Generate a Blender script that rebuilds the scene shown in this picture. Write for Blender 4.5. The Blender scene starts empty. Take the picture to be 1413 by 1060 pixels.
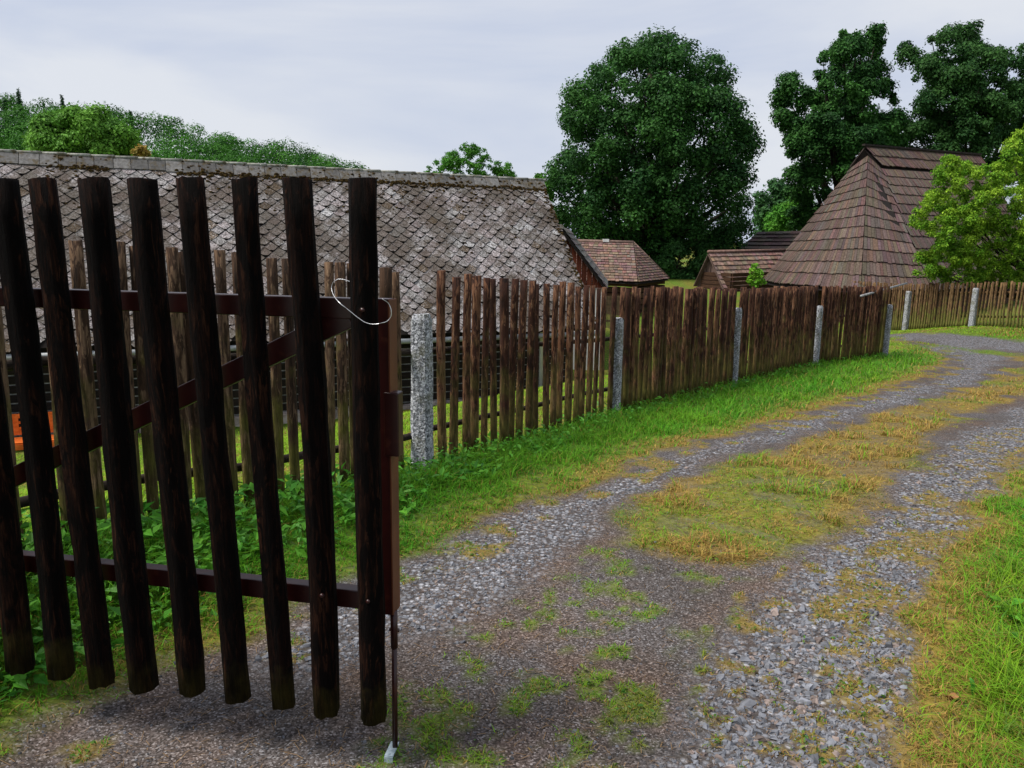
import bpy, math, random
import numpy as np
from mathutils import Vector, Matrix
random.seed(7); rng = np.random.default_rng(7)
S = bpy.context.scene
# ------------------------------------------------------------------ camera
F = 1061.; PIT = math.radians(10.4); ROL = math.atan(.0155); CH = 1.55
XA = np.array([1., 0, 0]); FW = np.array([0, math.cos(PIT), -math.sin(PIT)]); UP = np.array([0, math.sin(PIT), math.cos(PIT)])
CP = np.array([0, 0, CH])
cam = bpy.data.cameras.new('camera'); camo = bpy.data.objects.new('camera', cam); S.collection.objects.link(camo)
cam.lens = F / 1413 * 36; cam.sensor_width = 36; cam.clip_end = 3000; cam.clip_start = .05
_r = XA * math.cos(ROL) + UP * math.sin(ROL); _u = -XA * math.sin(ROL) + UP * math.cos(ROL)
camo.matrix_world = Matrix([[_r[i], _u[i], -FW[i], CP[i]] for i in range(3)] + [[0, 0, 0, 1]])
S.camera = camo
# ------------------------------------------------------------------ world, sun, exposure
SUN_EL = math.radians(56); SUN_AZ = math.radians(-104)      # azimuth from +Y towards +X
W = bpy.data.worlds.new('World'); S.world = W; W.use_nodes = True
nt = W.node_tree; nt.nodes.clear()
def WN(t, **k):
    n = nt.nodes.new(t)
    for a, b in k.items(): setattr(n, a, b)
    return n
out = WN('ShaderNodeOutputWorld'); bg = WN('ShaderNodeBackground'); sky = WN('ShaderNodeTexSky')
sky.sky_type = 'NISHITA'; sky.sun_disc = False; sky.sun_elevation = SUN_EL; sky.sun_rotation = SUN_AZ
tc = WN('ShaderNodeTexCoord'); mp = WN('ShaderNodeMapping'); mp.inputs['Scale'].default_value = (1.0, 1.3, 4.6); mp.inputs['Rotation'].default_value = (.12, .25, 0)
no = WN('ShaderNodeTexNoise'); no.inputs['Scale'].default_value = 1.5; no.inputs['Detail'].default_value = 6; no.inputs['Roughness'].default_value = .5; no.inputs['Distortion'].default_value = .4
cr = WN('ShaderNodeValToRGB'); cr.color_ramp.elements[0].position = .36; cr.color_ramp.elements[1].position = .62
cr.color_ramp.elements[0].color = (3.9, 4.45, 5.8, 1); cr.color_ramp.elements[1].color = (5.9, 6.1, 6.55, 1)
mx = WN('ShaderNodeMix'); mx.data_type = 'RGBA'; mx.inputs[0].default_value = .93
bg.inputs[1].default_value = .1
nt.links.new(tc.outputs['Generated'], mp.inputs[0]); nt.links.new(mp.outputs[0], no.inputs[0]); nt.links.new(no.outputs[0], cr.inputs[0])
nt.links.new(sky.outputs[0], mx.inputs[6]); nt.links.new(cr.outputs[0], mx.inputs[7]); nt.links.new(mx.outputs[2], bg.inputs[0]); nt.links.new(bg.outputs[0], out.inputs[0])
sl = bpy.data.lights.new('sun', 'SUN'); sl.energy = 4.2; sl.angle = math.radians(22); sl.color = (1, .95, .87)
so = bpy.data.objects.new('sun', sl); S.collection.objects.link(so)
_d = Vector((math.sin(SUN_AZ) * math.cos(SUN_EL), math.cos(SUN_AZ) * math.cos(SUN_EL), math.sin(SUN_EL)))
so.rotation_euler = _d.to_track_quat('Z', 'Y').to_euler(); so.location = (0, 0, 30)
S.view_settings.view_transform = 'Standard'; S.view_settings.look = 'None'; S.view_settings.exposure = .38; S.view_settings.gamma = 1
S.render.resolution_x = 1024; S.render.resolution_y = 768

# ------------------------------------------------------------------ projection helpers: photograph pixel -> point in the place
def ray(x, y):
    cx = x - 706.5; cy = 530 - y; a = cx * math.cos(ROL) - cy * math.sin(ROL); b = cx * math.sin(ROL) + cy * math.cos(ROL)
    return (a * XA + b * UP + F * FW) / F
def atY(x, y, Y):
    r = ray(x, y); return CP + r * Y / r[1]
def atZ(x, y, z):
    r = ray(x, y); return CP + r * (z - CH) / r[2]
def hit(x, y, P0, N):
    r = ray(x, y); return CP + r * ((P0 - CP) @ N) / (r @ N)

# ------------------------------------------------------------------ noise
def vnoise(x, y, s=1., seed=0):
    x = np.asarray(x, float) * s + 100 + seed * 17.3; y = np.asarray(y, float) * s + 100 + seed * 9.1
    xi = np.floor(x); yi = np.floor(y); fx = x - xi; fy = y - yi; fx = fx * fx * (3 - 2 * fx); fy = fy * fy * (3 - 2 * fy)
    def h(a, b):
        v = np.sin(a * 127.1 + b * 311.7 + seed * 74.7) * 43758.5453; return v - np.floor(v)
    return (h(xi, yi) * (1 - fx) + h(xi + 1, yi) * fx) * (1 - fy) + (h(xi, yi + 1) * (1 - fx) + h(xi + 1, yi + 1) * fx) * fy
def fbm(x, y, s=1., seed=0, o=4):
    t = 0; a = .5; n = 0
    for i in range(o): t = t + a * vnoise(x, y, s, seed + i); n += a; a *= .5; s *= 2.1
    return t / n
def sstep(a, b, x):
    t = np.clip((x - a) / (b - a), 0, 1); return t * t * (3 - 2 * t)

# ------------------------------------------------------------------ ground form
FENCE = np.array([(-4.2, -1.0, .2), (-2.9, 1.6, .25), (-2.04, 3.05, .23), (-1.85, 3.36, .20), (-1.59, 3.71, .16), (-1.25, 4.16, .11), (-1.0, 4.54, .07), (-.64, 5.12, .01), (-.03, 6.23, -.09),
                  (1.05, 8.12, -.24), (3.14, 10.83, -.37), (5.25, 13.35, -.45), (7.2, 14.85, -.50)])
FEXT = np.vstack([FENCE, [(12, 19.5, -.6), (30, 40, -.6)]])
def polydist(x, y, P):
    x = np.asarray(x, float); y = np.asarray(y, float); best = np.full(x.shape, 1e9); side = np.zeros(x.shape)
    for (x0, y0), (x1, y1) in zip(P[:-1, :2], P[1:, :2]):
        dx, dy = x1 - x0, y1 - y0; L = dx * dx + dy * dy; t = np.clip(((x - x0) * dx + (y - y0) * dy) / L, 0, 1)
        d = np.hypot(x - x0 - t * dx, y - y0 - t * dy); s = dx * (y - y0) - dy * (x - x0)
        m = d < best - 1e-9; best = np.where(m, d, best); side = np.where(m, s, side)
    return best, side          # side > 0: left of the line = the house side
GY = [-5, 2.5, 5, 6.2, 8, 10.8, 14.8, 19, 22, 26, 34, 42, 60, 90, 400]
GZ = [0, 0, -.04, -.10, -.24, -.37, -.49, -.57, -.62, -.86, -.8, -.25, .4, 1.5, 3]
def gz(x, y):
    x = np.asarray(x, float); y = np.asarray(y, float)
    z = np.interp(y, GY, GZ)
    d, s = polydist(x, y, FEXT)
    k = np.interp(y, [-2, 3.05, 3.7, 4.2, 5.1, 6.4], [.22, .23, .17, .12, .05, 0])
    z = z + k * np.where(s > 0, np.exp(-(d / 2.5) ** 2), 1 - sstep(.1, 1.1, d))
    inside = np.where(s > 0, 1.52 * sstep(.4, 8.6, d), 0) * (1 - sstep(20, 34, y))
    z = z - inside
    z = z + .03 * (fbm(x, y, .8, 3) - .5) * (1 + .0 * x) - .025 * lane_dip(x, y)
    return z
_dip = None
def lane_dip(x, y): return 0
def gpt(px, py):
    r = ray(px, py); t = .5
    p = CP
    lo, hi = .5, 400
    for k in range(400):
        t = .5 * 1.018 ** k; p = CP + r * t
        if p[2] < gz(p[0], p[1]): break
    lo, hi = t / 1.018, t
    for _ in range(25):
        m = (lo + hi) / 2; p = CP + r * m
        if p[2] < gz(p[0], p[1]): hi = m
        else: lo = m
    return CP + r * hi

# ------------------------------------------------------------------ object helpers
COL = S.collection
def tag(o, label=None, cat=None, group=None, kind=None):
    if label: o['label'] = label
    if cat: o['category'] = cat
    if group: o['group'] = group
    if kind: o['kind'] = kind
    return o
def empty(name, loc, label, cat, group=None):
    o = bpy.data.objects.new(name, None); COL.objects.link(o); o.location = loc; o.empty_display_size = .2
    return tag(o, label, cat, group)
class MB:
    def __init__(s): s.v = []; s.f = []; s.c = []
    def add(s, vs, fs, c=(1, 1, 1)):
        b = len(s.v); s.v += [tuple(map(float, p)) for p in vs]; s.f += [tuple(b + i for i in f) for f in fs]
        s.c += [c] * len(vs)
    def hexa(s, bot, top, c=(1, 1, 1)):           # two matching 4-point rings
        s.add(list(bot) + list(top), [(3, 2, 1, 0), (4, 5, 6, 7), (0, 1, 5, 4), (1, 2, 6, 5), (2, 3, 7, 6), (3, 0, 4, 7)], c)
    def box(s, c, x, y, z, hx, hy, hz, col=(1, 1, 1)):   # centre, axes, half sizes
        c = np.array(c, float); x = np.array(x, float) * hx; y = np.array(y, float) * hy; z = np.array(z, float) * hz
        s.hexa([c - x - y - z, c + x - y - z, c + x + y - z, c - x + y - z], [c - x - y + z, c + x - y + z, c + x + y + z, c - x + y + z], col)
    def beam(s, a, b, w, h, col=(1, 1, 1), up=(0, 0, 1)):
        a = np.array(a, float); b = np.array(b, float); d = b - a; L = np.linalg.norm(d); d = d / L
        sd = np.cross(d, up); sd /= np.linalg.norm(sd); u2 = np.cross(sd, d)
        s.box((a + b) / 2, d, sd, u2, L / 2, w / 2, h / 2, col)
    def tube(s, pts, rad, n=8, col=(1, 1, 1), cap=True, wob=0, rnd=random):
        pts = [np.array(p, float) for p in pts]; rings = []
        ref = np.array([0.0, 0, 1]);
        for i, p in enumerate(pts):
            d = pts[min(i + 1, len(pts) - 1)] - pts[max(i - 1, 0)]; d = d / (np.linalg.norm(d) + 1e-9)
            r0 = np.array([1., 0, 0]) if abs(d[0]) < .8 else np.array([0, 1., 0])
            a = np.cross(d, r0); a /= np.linalg.norm(a); b = np.cross(d, a)
            r = rad[i] if hasattr(rad, '__len__') else rad
            rings.append([p + (a * math.cos(2 * math.pi * k / n) + b * math.sin(2 * math.pi * k / n)) * r * (1 + wob * (rnd.random() - .5)) for k in range(n)])
        vs = [q for R in rings for q in R]; fs = []
        for i in range(len(pts) - 1):
            for k in range(n): fs.append((i * n + k, i * n + (k + 1) % n, (i + 1) * n + (k + 1) % n, (i + 1) * n + k))
        if cap: fs.append(tuple(range(n))[::-1]); fs.append(tuple((len(pts) - 1) * n + k for k in range(n)))
        s.add(vs, fs, col)
    def build(s, name, mat, parent=None, smooth=False, loc=None):
        me = bpy.data.meshes.new(name); v = s.v
        if loc is not None: v = [(p[0] - loc[0], p[1] - loc[1], p[2] - loc[2]) for p in v]
        me.from_pydata(v, [], s.f); me.materials.append(mat)
        ca = me.color_attributes.new('col', 'FLOAT_COLOR', 'POINT')
        ca.data.foreach_set('color', np.array([(c[0], c[1], c[2], 1) for c in s.c], np.float32).ravel())
        if smooth: me.polygons.foreach_set('use_smooth', [True] * len(s.f))
        me.update()
        o = bpy.data.objects.new(name, me); COL.objects.link(o)
        if parent is not None: o.parent = parent
        if loc is not None: o.location = loc if parent is None else (0, 0, 0)
        return o
def npmesh(name, V, Fc, C, mat, parent=None, smooth=False):
    """V (n,3), Fc (m,k) indices, C (n,3) colours"""
    me = bpy.data.meshes.new(name); n = len(V); m, k = Fc.shape
    me.vertices.add(n); me.vertices.foreach_set('co', V.astype(np.float32).ravel())
    me.loops.add(m * k); me.loops.foreach_set('vertex_index', Fc.astype(np.int32).ravel())
    me.polygons.add(m); me.polygons.foreach_set('loop_start', np.arange(0, m * k, k, dtype=np.int32)); me.polygons.foreach_set('loop_total', np.full(m, k, np.int32))
    me.polygons.foreach_set('use_smooth', np.full(m, smooth))
    me.update(calc_edges=True)
    ca = me.color_attributes.new('col', 'FLOAT_COLOR', 'POINT')
    cc = np.ones((n, 4), np.float32); cc[:, :3] = C; ca.data.foreach_set('color', cc.ravel())
    me.materials.append(mat)
    o = bpy.data.objects.new(name, me); COL.objects.link(o)
    if parent is not None: o.parent = parent
    return o

# ------------------------------------------------------------------ materials
class Mt:
    def __init__(s, name, rough=.85, spec=.25):
        s.m = bpy.data.materials.new(name); s.m.use_nodes = True; s.n = s.m.node_tree; s.b = s.n.nodes['Principled BSDF']
        s.b.inputs['Roughness'].default_value = rough; s.b.inputs['Specular IOR Level'].default_value = spec
    def N(s, t, **k):
        n = s.n.nodes.new(t)
        for a, b in k.items(): setattr(n, a, b)
        return n
    def L(s, a, b): s.n.links.new(a, b)
    def co(s, scale=(1, 1, 1), kind='Object', rot=(0, 0, 0)):
        t = s.N('ShaderNodeTexCoord'); m = s.N('ShaderNodeMapping'); m.inputs['Scale'].default_value = scale; m.inputs['Rotation'].default_value = rot
        s.L(t.outputs[kind], m.inputs[0]); return m.outputs[0]
    def noise(s, co, sc, det=4, ro=.55, dist=0):
        n = s.N('ShaderNodeTexNoise'); n.inputs['Scale'].default_value = sc; n.inputs['Detail'].default_value = det; n.inputs['Roughness'].default_value = ro; n.inputs['Distortion'].default_value = dist
        if co is not None: s.L(co, n.inputs[0])
        return n.outputs[0]
    def ramp(s, v, stops):
        r = s.N('ShaderNodeValToRGB'); e = r.color_ramp.elements
        while len(e) < len(stops): e.new(.5)
        for i, (p, c) in enumerate(stops):
            e[i].position = p; e[i].color = (c, c, c, 1) if not hasattr(c, '__len__') else (*c, 1)
        s.L(v, r.inputs[0]); return r.outputs[0]
    def mix(s, f, a, b, bt='MIX'):
        m = s.N('ShaderNodeMix'); m.data_type = 'RGBA'; m.blend_type = bt
        for i, v in ((0, f), (6, a), (7, b)):
            if hasattr(v, 'is_linked'): s.L(v, m.inputs[i])
            elif i == 0: m.inputs[0].default_value = v
            else: m.inputs[i].default_value = (*v, 1)
        return m.outputs[2]
    def math(s, op, a, b=0.):
        m = s.N('ShaderNodeMath', operation=op)
        for i, v in ((0, a), (1, b)):
            if hasattr(v, 'is_linked'): s.L(v, m.inputs[i])
            else: m.inputs[i].default_value = v
        return m.outputs[0]
    def attr(s, name='col'):
        a = s.N('ShaderNodeVertexColor'); a.layer_name = name; return a.outputs[0]
    def bump(s, h, st=.4, d=.01):
        b = s.N('ShaderNodeBump'); b.inputs['Strength'].default_value = st; b.inputs['Distance'].default_value = d
        s.L(h, b.inputs['Height']); s.L(b.outputs[0], s.b.inputs['Normal'])
    def base(s, c):
        if hasattr(c, 'is_linked'): s.L(c, s.b.inputs['Base Color'])
        else: s.b.inputs['Base Color'].default_value = (*c, 1)
        return s.m
    def rand(s): return s.N('ShaderNodeObjectInfo').outputs['Random']
    def sepz(s, kind='Object'):
        t = s.N('ShaderNodeTexCoord'); x = s.N('ShaderNodeSeparateXYZ'); s.L(t.outputs[kind], x.inputs[0]); return x.outputs[2]

def picket_mat(name, dark, midc, light, moss, mossk, bare=(.2, .11, .05), mA=.50, mB=.36, barev=.16):
    m = Mt(name, .85, .2)
    r = m.rand()
    ad = m.N('ShaderNodeVectorMath', operation='ADD'); t = m.N('ShaderNodeTexCoord'); cx = m.N('ShaderNodeCombineXYZ')
    m.L(m.math('MULTIPLY', r, 37.), cx.inputs[2]); m.L(m.math('MULTIPLY', r, 11.), cx.inputs[0])
    m.L(t.outputs['Object'], ad.inputs[0]); m.L(cx.outputs[0], ad.inputs[1])
    mp = m.N('ShaderNodeMapping'); mp.inputs['Scale'].default_value = (1, 1, .09); m.L(ad.outputs[0], mp.inputs[0]); co = mp.outputs[0]
    a = m.noise(co, 95, 8, .75, .4); b = m.noise(co, 20, 4, .6); c = m.noise(ad.outputs[0], 5, 4, .6)
    mp2 = m.N('ShaderNodeMapping'); mp2.inputs['Scale'].default_value = (1, 1, .22); m.L(ad.outputs[0], mp2.inputs[0])
    fl = m.noise(mp2.outputs[0], 34, 7, .68, .8)
    v = m.math('ADD', m.math('MULTIPLY', a, .7), m.math('MULTIPLY', b, .3))
    bark = m.ramp(v, [(.40, dark), (.56, midc)]); wood = m.ramp(v, [(.40, midc), (.52, light), (.64, bare)])
    fm = m.ramp(m.math('ADD', fl, m.math('MULTIPLY', m.math('SUBTRACT', r, .5), barev)), [(.50, 0.), (.545, 1.)])
    col = m.mix(fm, bark, wood)
    kn = m.N('ShaderNodeTexVoronoi'); kn.inputs['Scale'].default_value = 5; m.L(ad.outputs[0], kn.inputs[0])
    col = m.mix(m.ramp(kn.outputs['Distance'], [(.07, .85), (.13, 0.)]), col, dark)
    z = m.sepz()
    mz = m.math('SUBTRACT', mA, m.math('MULTIPLY', z, mB)); mm = m.math('MULTIPLY', m.math('SUBTRACT', m.math('ADD', mz, c), .72), 4. * mossk)
    cl = m.N('ShaderNodeClamp'); m.L(mm, cl.inputs[0]); cl.inputs['Max'].default_value = .75
    col = m.mix(cl.outputs[0], col, m.mix(1., moss, m.ramp(a, [(.35, .5), (.65, 1.4)]), 'MULTIPLY'))
    m.base(col); m.bump(m.math('ADD', v, m.math('MULTIPLY', fl, .8)), 1., .014); return m.m
M = {}
M['picket'] = picket_mat('weathered_pickets', (.005, .002, .0012), (.044, .015, .008), (.13, .058, .029), (.10, .095, .018), .6, (.25, .16, .10))
M['picket_grey'] = picket_mat('greyer_pickets', (.010, .006, .004), (.055, .028, .015), (.14, .085, .05), (.11, .11, .015), .6, (.26, .17, .10))
M['gate_picket'] = picket_mat('shade_dark_poles', (.0008, .0004, .0003), (.0022, .0009, .0006), (.009, .003, .0016), (.04, .032, .006), .8, (.05, .02, .01), .44, 1.6, .1)  # near-black base: the shade on the gate poles is put into their colour
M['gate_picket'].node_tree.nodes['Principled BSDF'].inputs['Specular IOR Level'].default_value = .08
M['far_picket'] = picket_mat('far_pickets', (.03, .015, .007), (.1, .055, .025), (.18, .11, .05), (.14, .15, .03), .9, (.28, .17, .09))

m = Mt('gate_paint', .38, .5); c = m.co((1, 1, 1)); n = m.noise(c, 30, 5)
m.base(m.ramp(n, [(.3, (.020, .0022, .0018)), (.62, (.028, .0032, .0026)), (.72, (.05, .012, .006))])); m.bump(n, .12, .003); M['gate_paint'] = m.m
m = Mt('lit_gate_paint', .5, .4); c = m.co((1, 1, .3)); n = m.noise(c, 22, 4)
m.base(m.ramp(n, [(.3, (.075, .019, .007)), (.7, (.13, .038, .013))])); M['stile'] = m.m  # brighter orange-brown than the frame: light on the stile's side, painted in
m = Mt('galvanised_wire', .35, .5); m.b.inputs['Metallic'].default_value = .7; m.base((.6, .6, .62)); M['wire'] = m.m
m = Mt('zinc_plate', .4, .5); c = m.co((1, 1, 1)); m.base(m.ramp(m.noise(c, 60, 4), [(.35, (.22, .28, .31)), (.7, (.42, .49, .53))])); M['zinc'] = m.m

m = Mt('granite', .8, .3); c = m.co((1, 1, 1)); vo = m.N('ShaderNodeTexVoronoi'); vo.inputs['Scale'].default_value = 110; m.L(c, vo.inputs[0])
g = m.ramp(vo.outputs['Color'], [(.1, (.03, .032, .036)), (.3, (.16, .165, .18)), (.55, (.34, .35, .385)), (.9, (.62, .63, .67))])
n2 = m.noise(c, 4.5, 5, .65); lw = m.sepz()
g = m.mix(m.ramp(m.noise(c, 45, 3), [(.5, 0.), (.62, .8)]), g, (.07, .072, .08))
g = m.mix(m.ramp(n2, [(.5, 0.), (.66, .75)]), g, (.10, .095, .035)); m.base(g)
m.bump(m.noise(c, 60, 5), .7, .012); M['granite'] = m.m

# slate of the cottage roof
m = Mt('lichened_slate', .9, .15); c = m.co((1, 1, 1))
base = m.attr()
n1 = m.noise(c, 26, 8, .75); n3 = m.noise(c, 1.1, 5, .6); n4 = m.noise(c, 38, 4, .7)
g = m.mix(1., base, m.ramp(n1, [(.36, .10), (.5, .8), (.63, 1.8)]), 'MULTIPLY')
g = m.mix(m.ramp(n4, [(.55, 0.), (.62, .85)]), g, (.50, .48, .49))
br = m.math('ADD', m.math('MULTIPLY', n3, .9), m.math('MULTIPLY', m.noise(c, 9, 5, .7), .5))
g = m.mix(m.ramp(br, [(.60, 0.), (.74, .72)]), g, (.05, .035, .02))
st = m.noise(m.co((1, 1, .35)), 2.3, 6, .7); g = m.mix(1., g, m.ramp(st, [(.35, .78), (.62, 1.18)]), 'MULTIPLY'); m.base(g)
m.bump(n1, .9, .02); M['slate'] = m.m
m = Mt('roof_moss', 1, .05); c = m.co((1, 1, 1)); m.base(m.ramp(m.noise(c, 25, 5), [(.35, (.018, .010, .005)), (.55, (.05, .032, .012)), (.75, (.12, .09, .03))])); M['moss'] = m.m
m = Mt('dark_under', .95, .1); m.base((.012, .010, .009)); M['under'] = m.m
m = Mt('ridge_cap', .9, .15); c = m.co((1, 1, 1)); g = m.mix(1., m.attr(), m.ramp(m.noise(c, 14, 6, .7), [(.3, .5), (.55, 1.), (.75, 1.4)]), 'MULTIPLY')
g = m.mix(m.ramp(m.noise(c, 6, 5, .7), [(.50, 0.), (.62, .85)]), g, (.075, .055, .025)); m.base(g); m.bump(m.noise(c, 30, 4), .5, .01); M['cap'] = m.m

def streak(name, lo, mid, hi, sc=(1, 1, .08), s=30, rough=.85, attr=True, bumpd=.01):
    m = Mt(name, rough, .2); c = m.co(sc); a = m.noise(c, s, 6, .6)
    g = m.ramp(a, [(.3, lo), (.5, mid), (.72, hi)])
    if attr: g = m.mix(1., g, m.attr(), 'MULTIPLY')
    m.base(g); m.bump(a, .5, bumpd); return m.m
M['shingle'] = streak('split_shingle', (.042, .028, .022), (.078, .054, .044), (.125, .092, .078), (1, 1, .12), 14)
M['tile'] = streak('clay_tile', (.080, .053, .043), (.145, .096, .078), (.23, .155, .13), (1, 1, 1), 9)
M['oldshingle'] = streak('dark_shingle', (.025, .02, .018), (.05, .038, .034), (.08, .062, .055), (1, 1, .3), 9)
M['log'] = streak('blackened_log', (.006, .005, .004), (.014, .010, .008), (.03, .02, .014), (1, 1, 6), 8)
M['brownlog'] = streak('brown_log', (.02, .01, .006), (.05, .024, .013), (.09, .045, .024), (1, 1, 5), 8)
M['chink'] = streak('pale_chinking', (.1, .1, .1), (.22, .22, .225), (.36, .36, .36), (1, 1, 1), 12, attr=False)
M['rust_board'] = streak('russet_gable_boards', (.035, .009, .005), (.085, .02, .009), (.16, .045, .02), (1, 1, .1), 24)
M['grey_board'] = streak('weathered_boards', (.05, .032, .026), (.10, .065, .055), (.17, .12, .1), (1, 1, .08), 20)
M['lath'] = streak('tan_laths', (.12, .08, .045), (.2, .14, .08), (.3, .22, .13), (1, 1, .1), 20)
M['stone_base'] = streak('stone_footing', (.12, .10, .09), (.30, .25, .22), (.5, .44, .40), (1, 1, 1), 5, attr=False)
m = Mt('white_wall', .9, .2); c = m.co(); m.base(m.ramp(m.noise(c, 3, 5), [(.3, (.55, .55, .54)), (.7, (.75, .75, .74))])); M['white'] = m.m
m = Mt('zinc_gutter', .45, .5); c = m.co(); m.base(m.ramp(m.noise(c, 4, 5), [(.3, (.16, .17, .18)), (.7, (.32, .34, .36))])); M['gutter'] = m.m
M['dark_rail'] = streak('dark_rail', (.006, .004, .003), (.018, .012, .008), (.05, .035, .02), (1, 1, 4), 20, attr=False)
M['bench'] = streak('orange_varnish', (.42, .075, .012), (.62, .13, .022), (.75, .2, .04), (.1, 1, 1), 20, .45, attr=False)
M['bark'] = streak('oak_bark', (.008, .006, .005), (.022, .016, .012), (.05, .038, .03), (1, 1, .2), 12, attr=False, bumpd=.05)
def leafmat(name, tr=.35, rough=.62, spec=.14):
    m = Mt(name, rough, spec); a = m.attr(); m.base(a)
    o = m.n.nodes['Material Output']; t = m.N('ShaderNodeBsdfTranslucent'); mxs = m.N('ShaderNodeMixShader'); mxs.inputs[0].default_value = tr
    m.L(a, t.inputs[0]); m.L(m.b.outputs[0], mxs.inputs[1]); m.L(t.outputs[0], mxs.inputs[2]); m.L(mxs.outputs[0], o.inputs[0]); return m.m
M['leaf'] = leafmat('leaf', .25); M['grass'] = leafmat('grass_blade', .3); M['weed'] = leafmat('weed_leaf', .3, .5, .25)
m = Mt('stone', .75, .3); c = m.co((1, 1, 1)); m.base(m.mix(1., m.attr(), m.ramp(m.noise(c, 45, 4), [(.3, .7), (.7, 1.2)]), 'MULTIPLY')); M['stone'] = m.m
m = Mt('dry_leaf', .7, .2); m.base((.27, .12, .05)); M['dry_leaf'] = m.m

# ------------------------------------------------------------------ where the lane, strip and verges are
def gp(L): return np.array([gpt(*p) for p in L])
R0 = gp([(1290, 1160), (1245, 1060), (1215, 960), (1218, 900), (1248, 840), (1285, 770), (1332, 700), (1405, 640), (1520, 585), (1700, 540)])
L0 = gp([(-500, 1250), (-200, 1120), (0, 1020), (85, 981), (158, 955), (221, 927), (283, 899), (340, 873), (420, 832), (560, 768), (700, 708), (830, 665), (885, 632), (1000, 603), (1100, 574), (1200, 546), (1270, 522), (1312, 500), (1292, 481), (1240, 470)])
STRIP = gp([(845, 745), (880, 700), (960, 655), (1060, 625), (1150, 592), (1250, 562), (1330, 537), (1400, 510), (1440, 497), (1560, 497), (1560, 535), (1413, 543), (1340, 572), (1275, 608), (1245, 650), (1190, 692), (1140, 740), (1090, 762), (1000, 778), (920, 762)])
ISLE = gp([(1232, 468.5), (1330, 480), (1413, 489), (1500, 499), (1440, 501), (1400, 496), (1350, 486), (1290, 477)])
GR = gp([(860, 1100), (960, 960), (1030, 860), (1090, 790), (1170, 740), (1245, 665), (1300, 612), (1413, 555), (1560, 535), (1560, 580), (1413, 635), (1345, 692), (1290, 780), (1250, 860), (1225, 960), (1270, 1100)])
GL = gp([(330, 905), (430, 840), (560, 772), (700, 715), (830, 672), (900, 640), (1000, 608), (1100, 580), (1200, 552), (1300, 520), (1330, 500), (1300, 486), (1250, 478), (1330, 474), (1385, 492), (1370, 515), (1290, 545), (1150, 585), (1000, 632), (900, 678), (800, 745), (690, 820), (600, 880), (420, 940)])
ROAD = gp([(1180, 458), (1240, 461), (1330, 462), (1413, 471), (1600, 492), (1600, 505), (1413, 486), (1330, 477), (1240, 469), (1180, 466)])
FARTOP = gp([(1180, 463), (1700, 463)])
TUFT = gp([(520, 1000), (640, 880), (760, 800), (850, 745), (960, 745), (1000, 800), (960, 900), (920, 990), (900, 1100), (480, 1100)])
def sdf(x, y, P):
    x = np.asarray(x, float); y = np.asarray(y, float); Q = np.vstack([P, P[:1]]); d, _ = polydist(x, y, Q); ins = np.zeros(x.shape, bool)
    for a, b in zip(Q[:-1], Q[1:]):
        if a[1] == b[1]: continue
        c = ((a[1] > y) != (b[1] > y)) & (x < (b[0] - a[0]) * (y - a[1]) / (b[1] - a[1]) + a[0]); ins ^= c
    return np.where(ins, d, -d)
LANE = np.vstack([L0, gp([(1180, 466), (1180, 458), (1240, 461), (1330, 462), (1413, 471), (1600, 492)]), R0[::-1], [(2.5, -3, 0), (-4, -3, 0)]])
def masks(x, y):
    """returns gravel, grass cover, greenness (0 dry .. 1 lush), moss/dirt variation"""
    x = np.asarray(x, float); y = np.asarray(y, float); d = np.hypot(x, y)
    w = .03 + .007 * d
    nx = x + (fbm(x, y, 3.2, 11) - .5) * w * 5; ny = y + (fbm(x, y, 3.2, 12) - .5) * w * 5
    lane = sdf(nx, ny, LANE)
    strip = np.maximum(sdf(nx, ny, STRIP), sdf(nx, ny, ISLE)); gr = sdf(nx, ny, GR); gl = sdf(nx, ny, GL); tf = sdf(nx, ny, TUFT); rd = sdf(nx, ny, ROAD)
    n = fbm(x, y, 6, 5); n2 = fbm(x, y, 1.3, 6)
    gravel = np.maximum(np.maximum(sstep(-.12, .16, gr), sstep(-.1, .15, gl)), sstep(-.2, .25, rd))
    gravel = gravel * (1 - .75 * sstep(-.02, .12, strip))
    outside = sstep(.04, -.10, lane)
    cover = np.maximum(outside, sstep(-.08, .10, strip) * (.62 + .38 * sstep(.35, .5, n)))
    n4 = fbm(x, y, 15, 15) * .55 + n * .45
    cover = np.maximum(cover, sstep(-.15, .1, tf) * sstep(.53, .66, n4) * .75)
    cover = np.maximum(cover, (gr > -.1) * sstep(.56, .68, fbm(x, y, 13, 8)) * .8 * (lane < .6))
    cover = np.maximum(cover, (lane > 0) * (lane < .3) * sstep(.52, .62, n) * .8)
    edge = -lane
    green = sstep(.02, .55, edge + (n2 - .5) * .5)
    fd, fs = polydist(x, y, FEXT)
    green = np.where((fs < 0) & (fd < 1.2), np.maximum(green, sstep(1.25, .5, fd + (n2 - .5) * .5)), green)
    green = np.where(strip > -.1, .0 + .5 * sstep(.50, .66, n2), green)
    green = np.where((tf > -.1) & (lane > .1) & (strip < -.1), .75, green)
    green = np.where((fs > 0), .42 + .5 * sstep(.4, .6, n2), green)
    green = np.where((y > 15) & (fs < 0), .35 + .5 * sstep(.4, .62, fbm(x, y, .5, 9)), green)
    return gravel, np.clip(cover, 0, 1), np.clip(green, 0, 1), n2, lane, fs, fd

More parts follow.
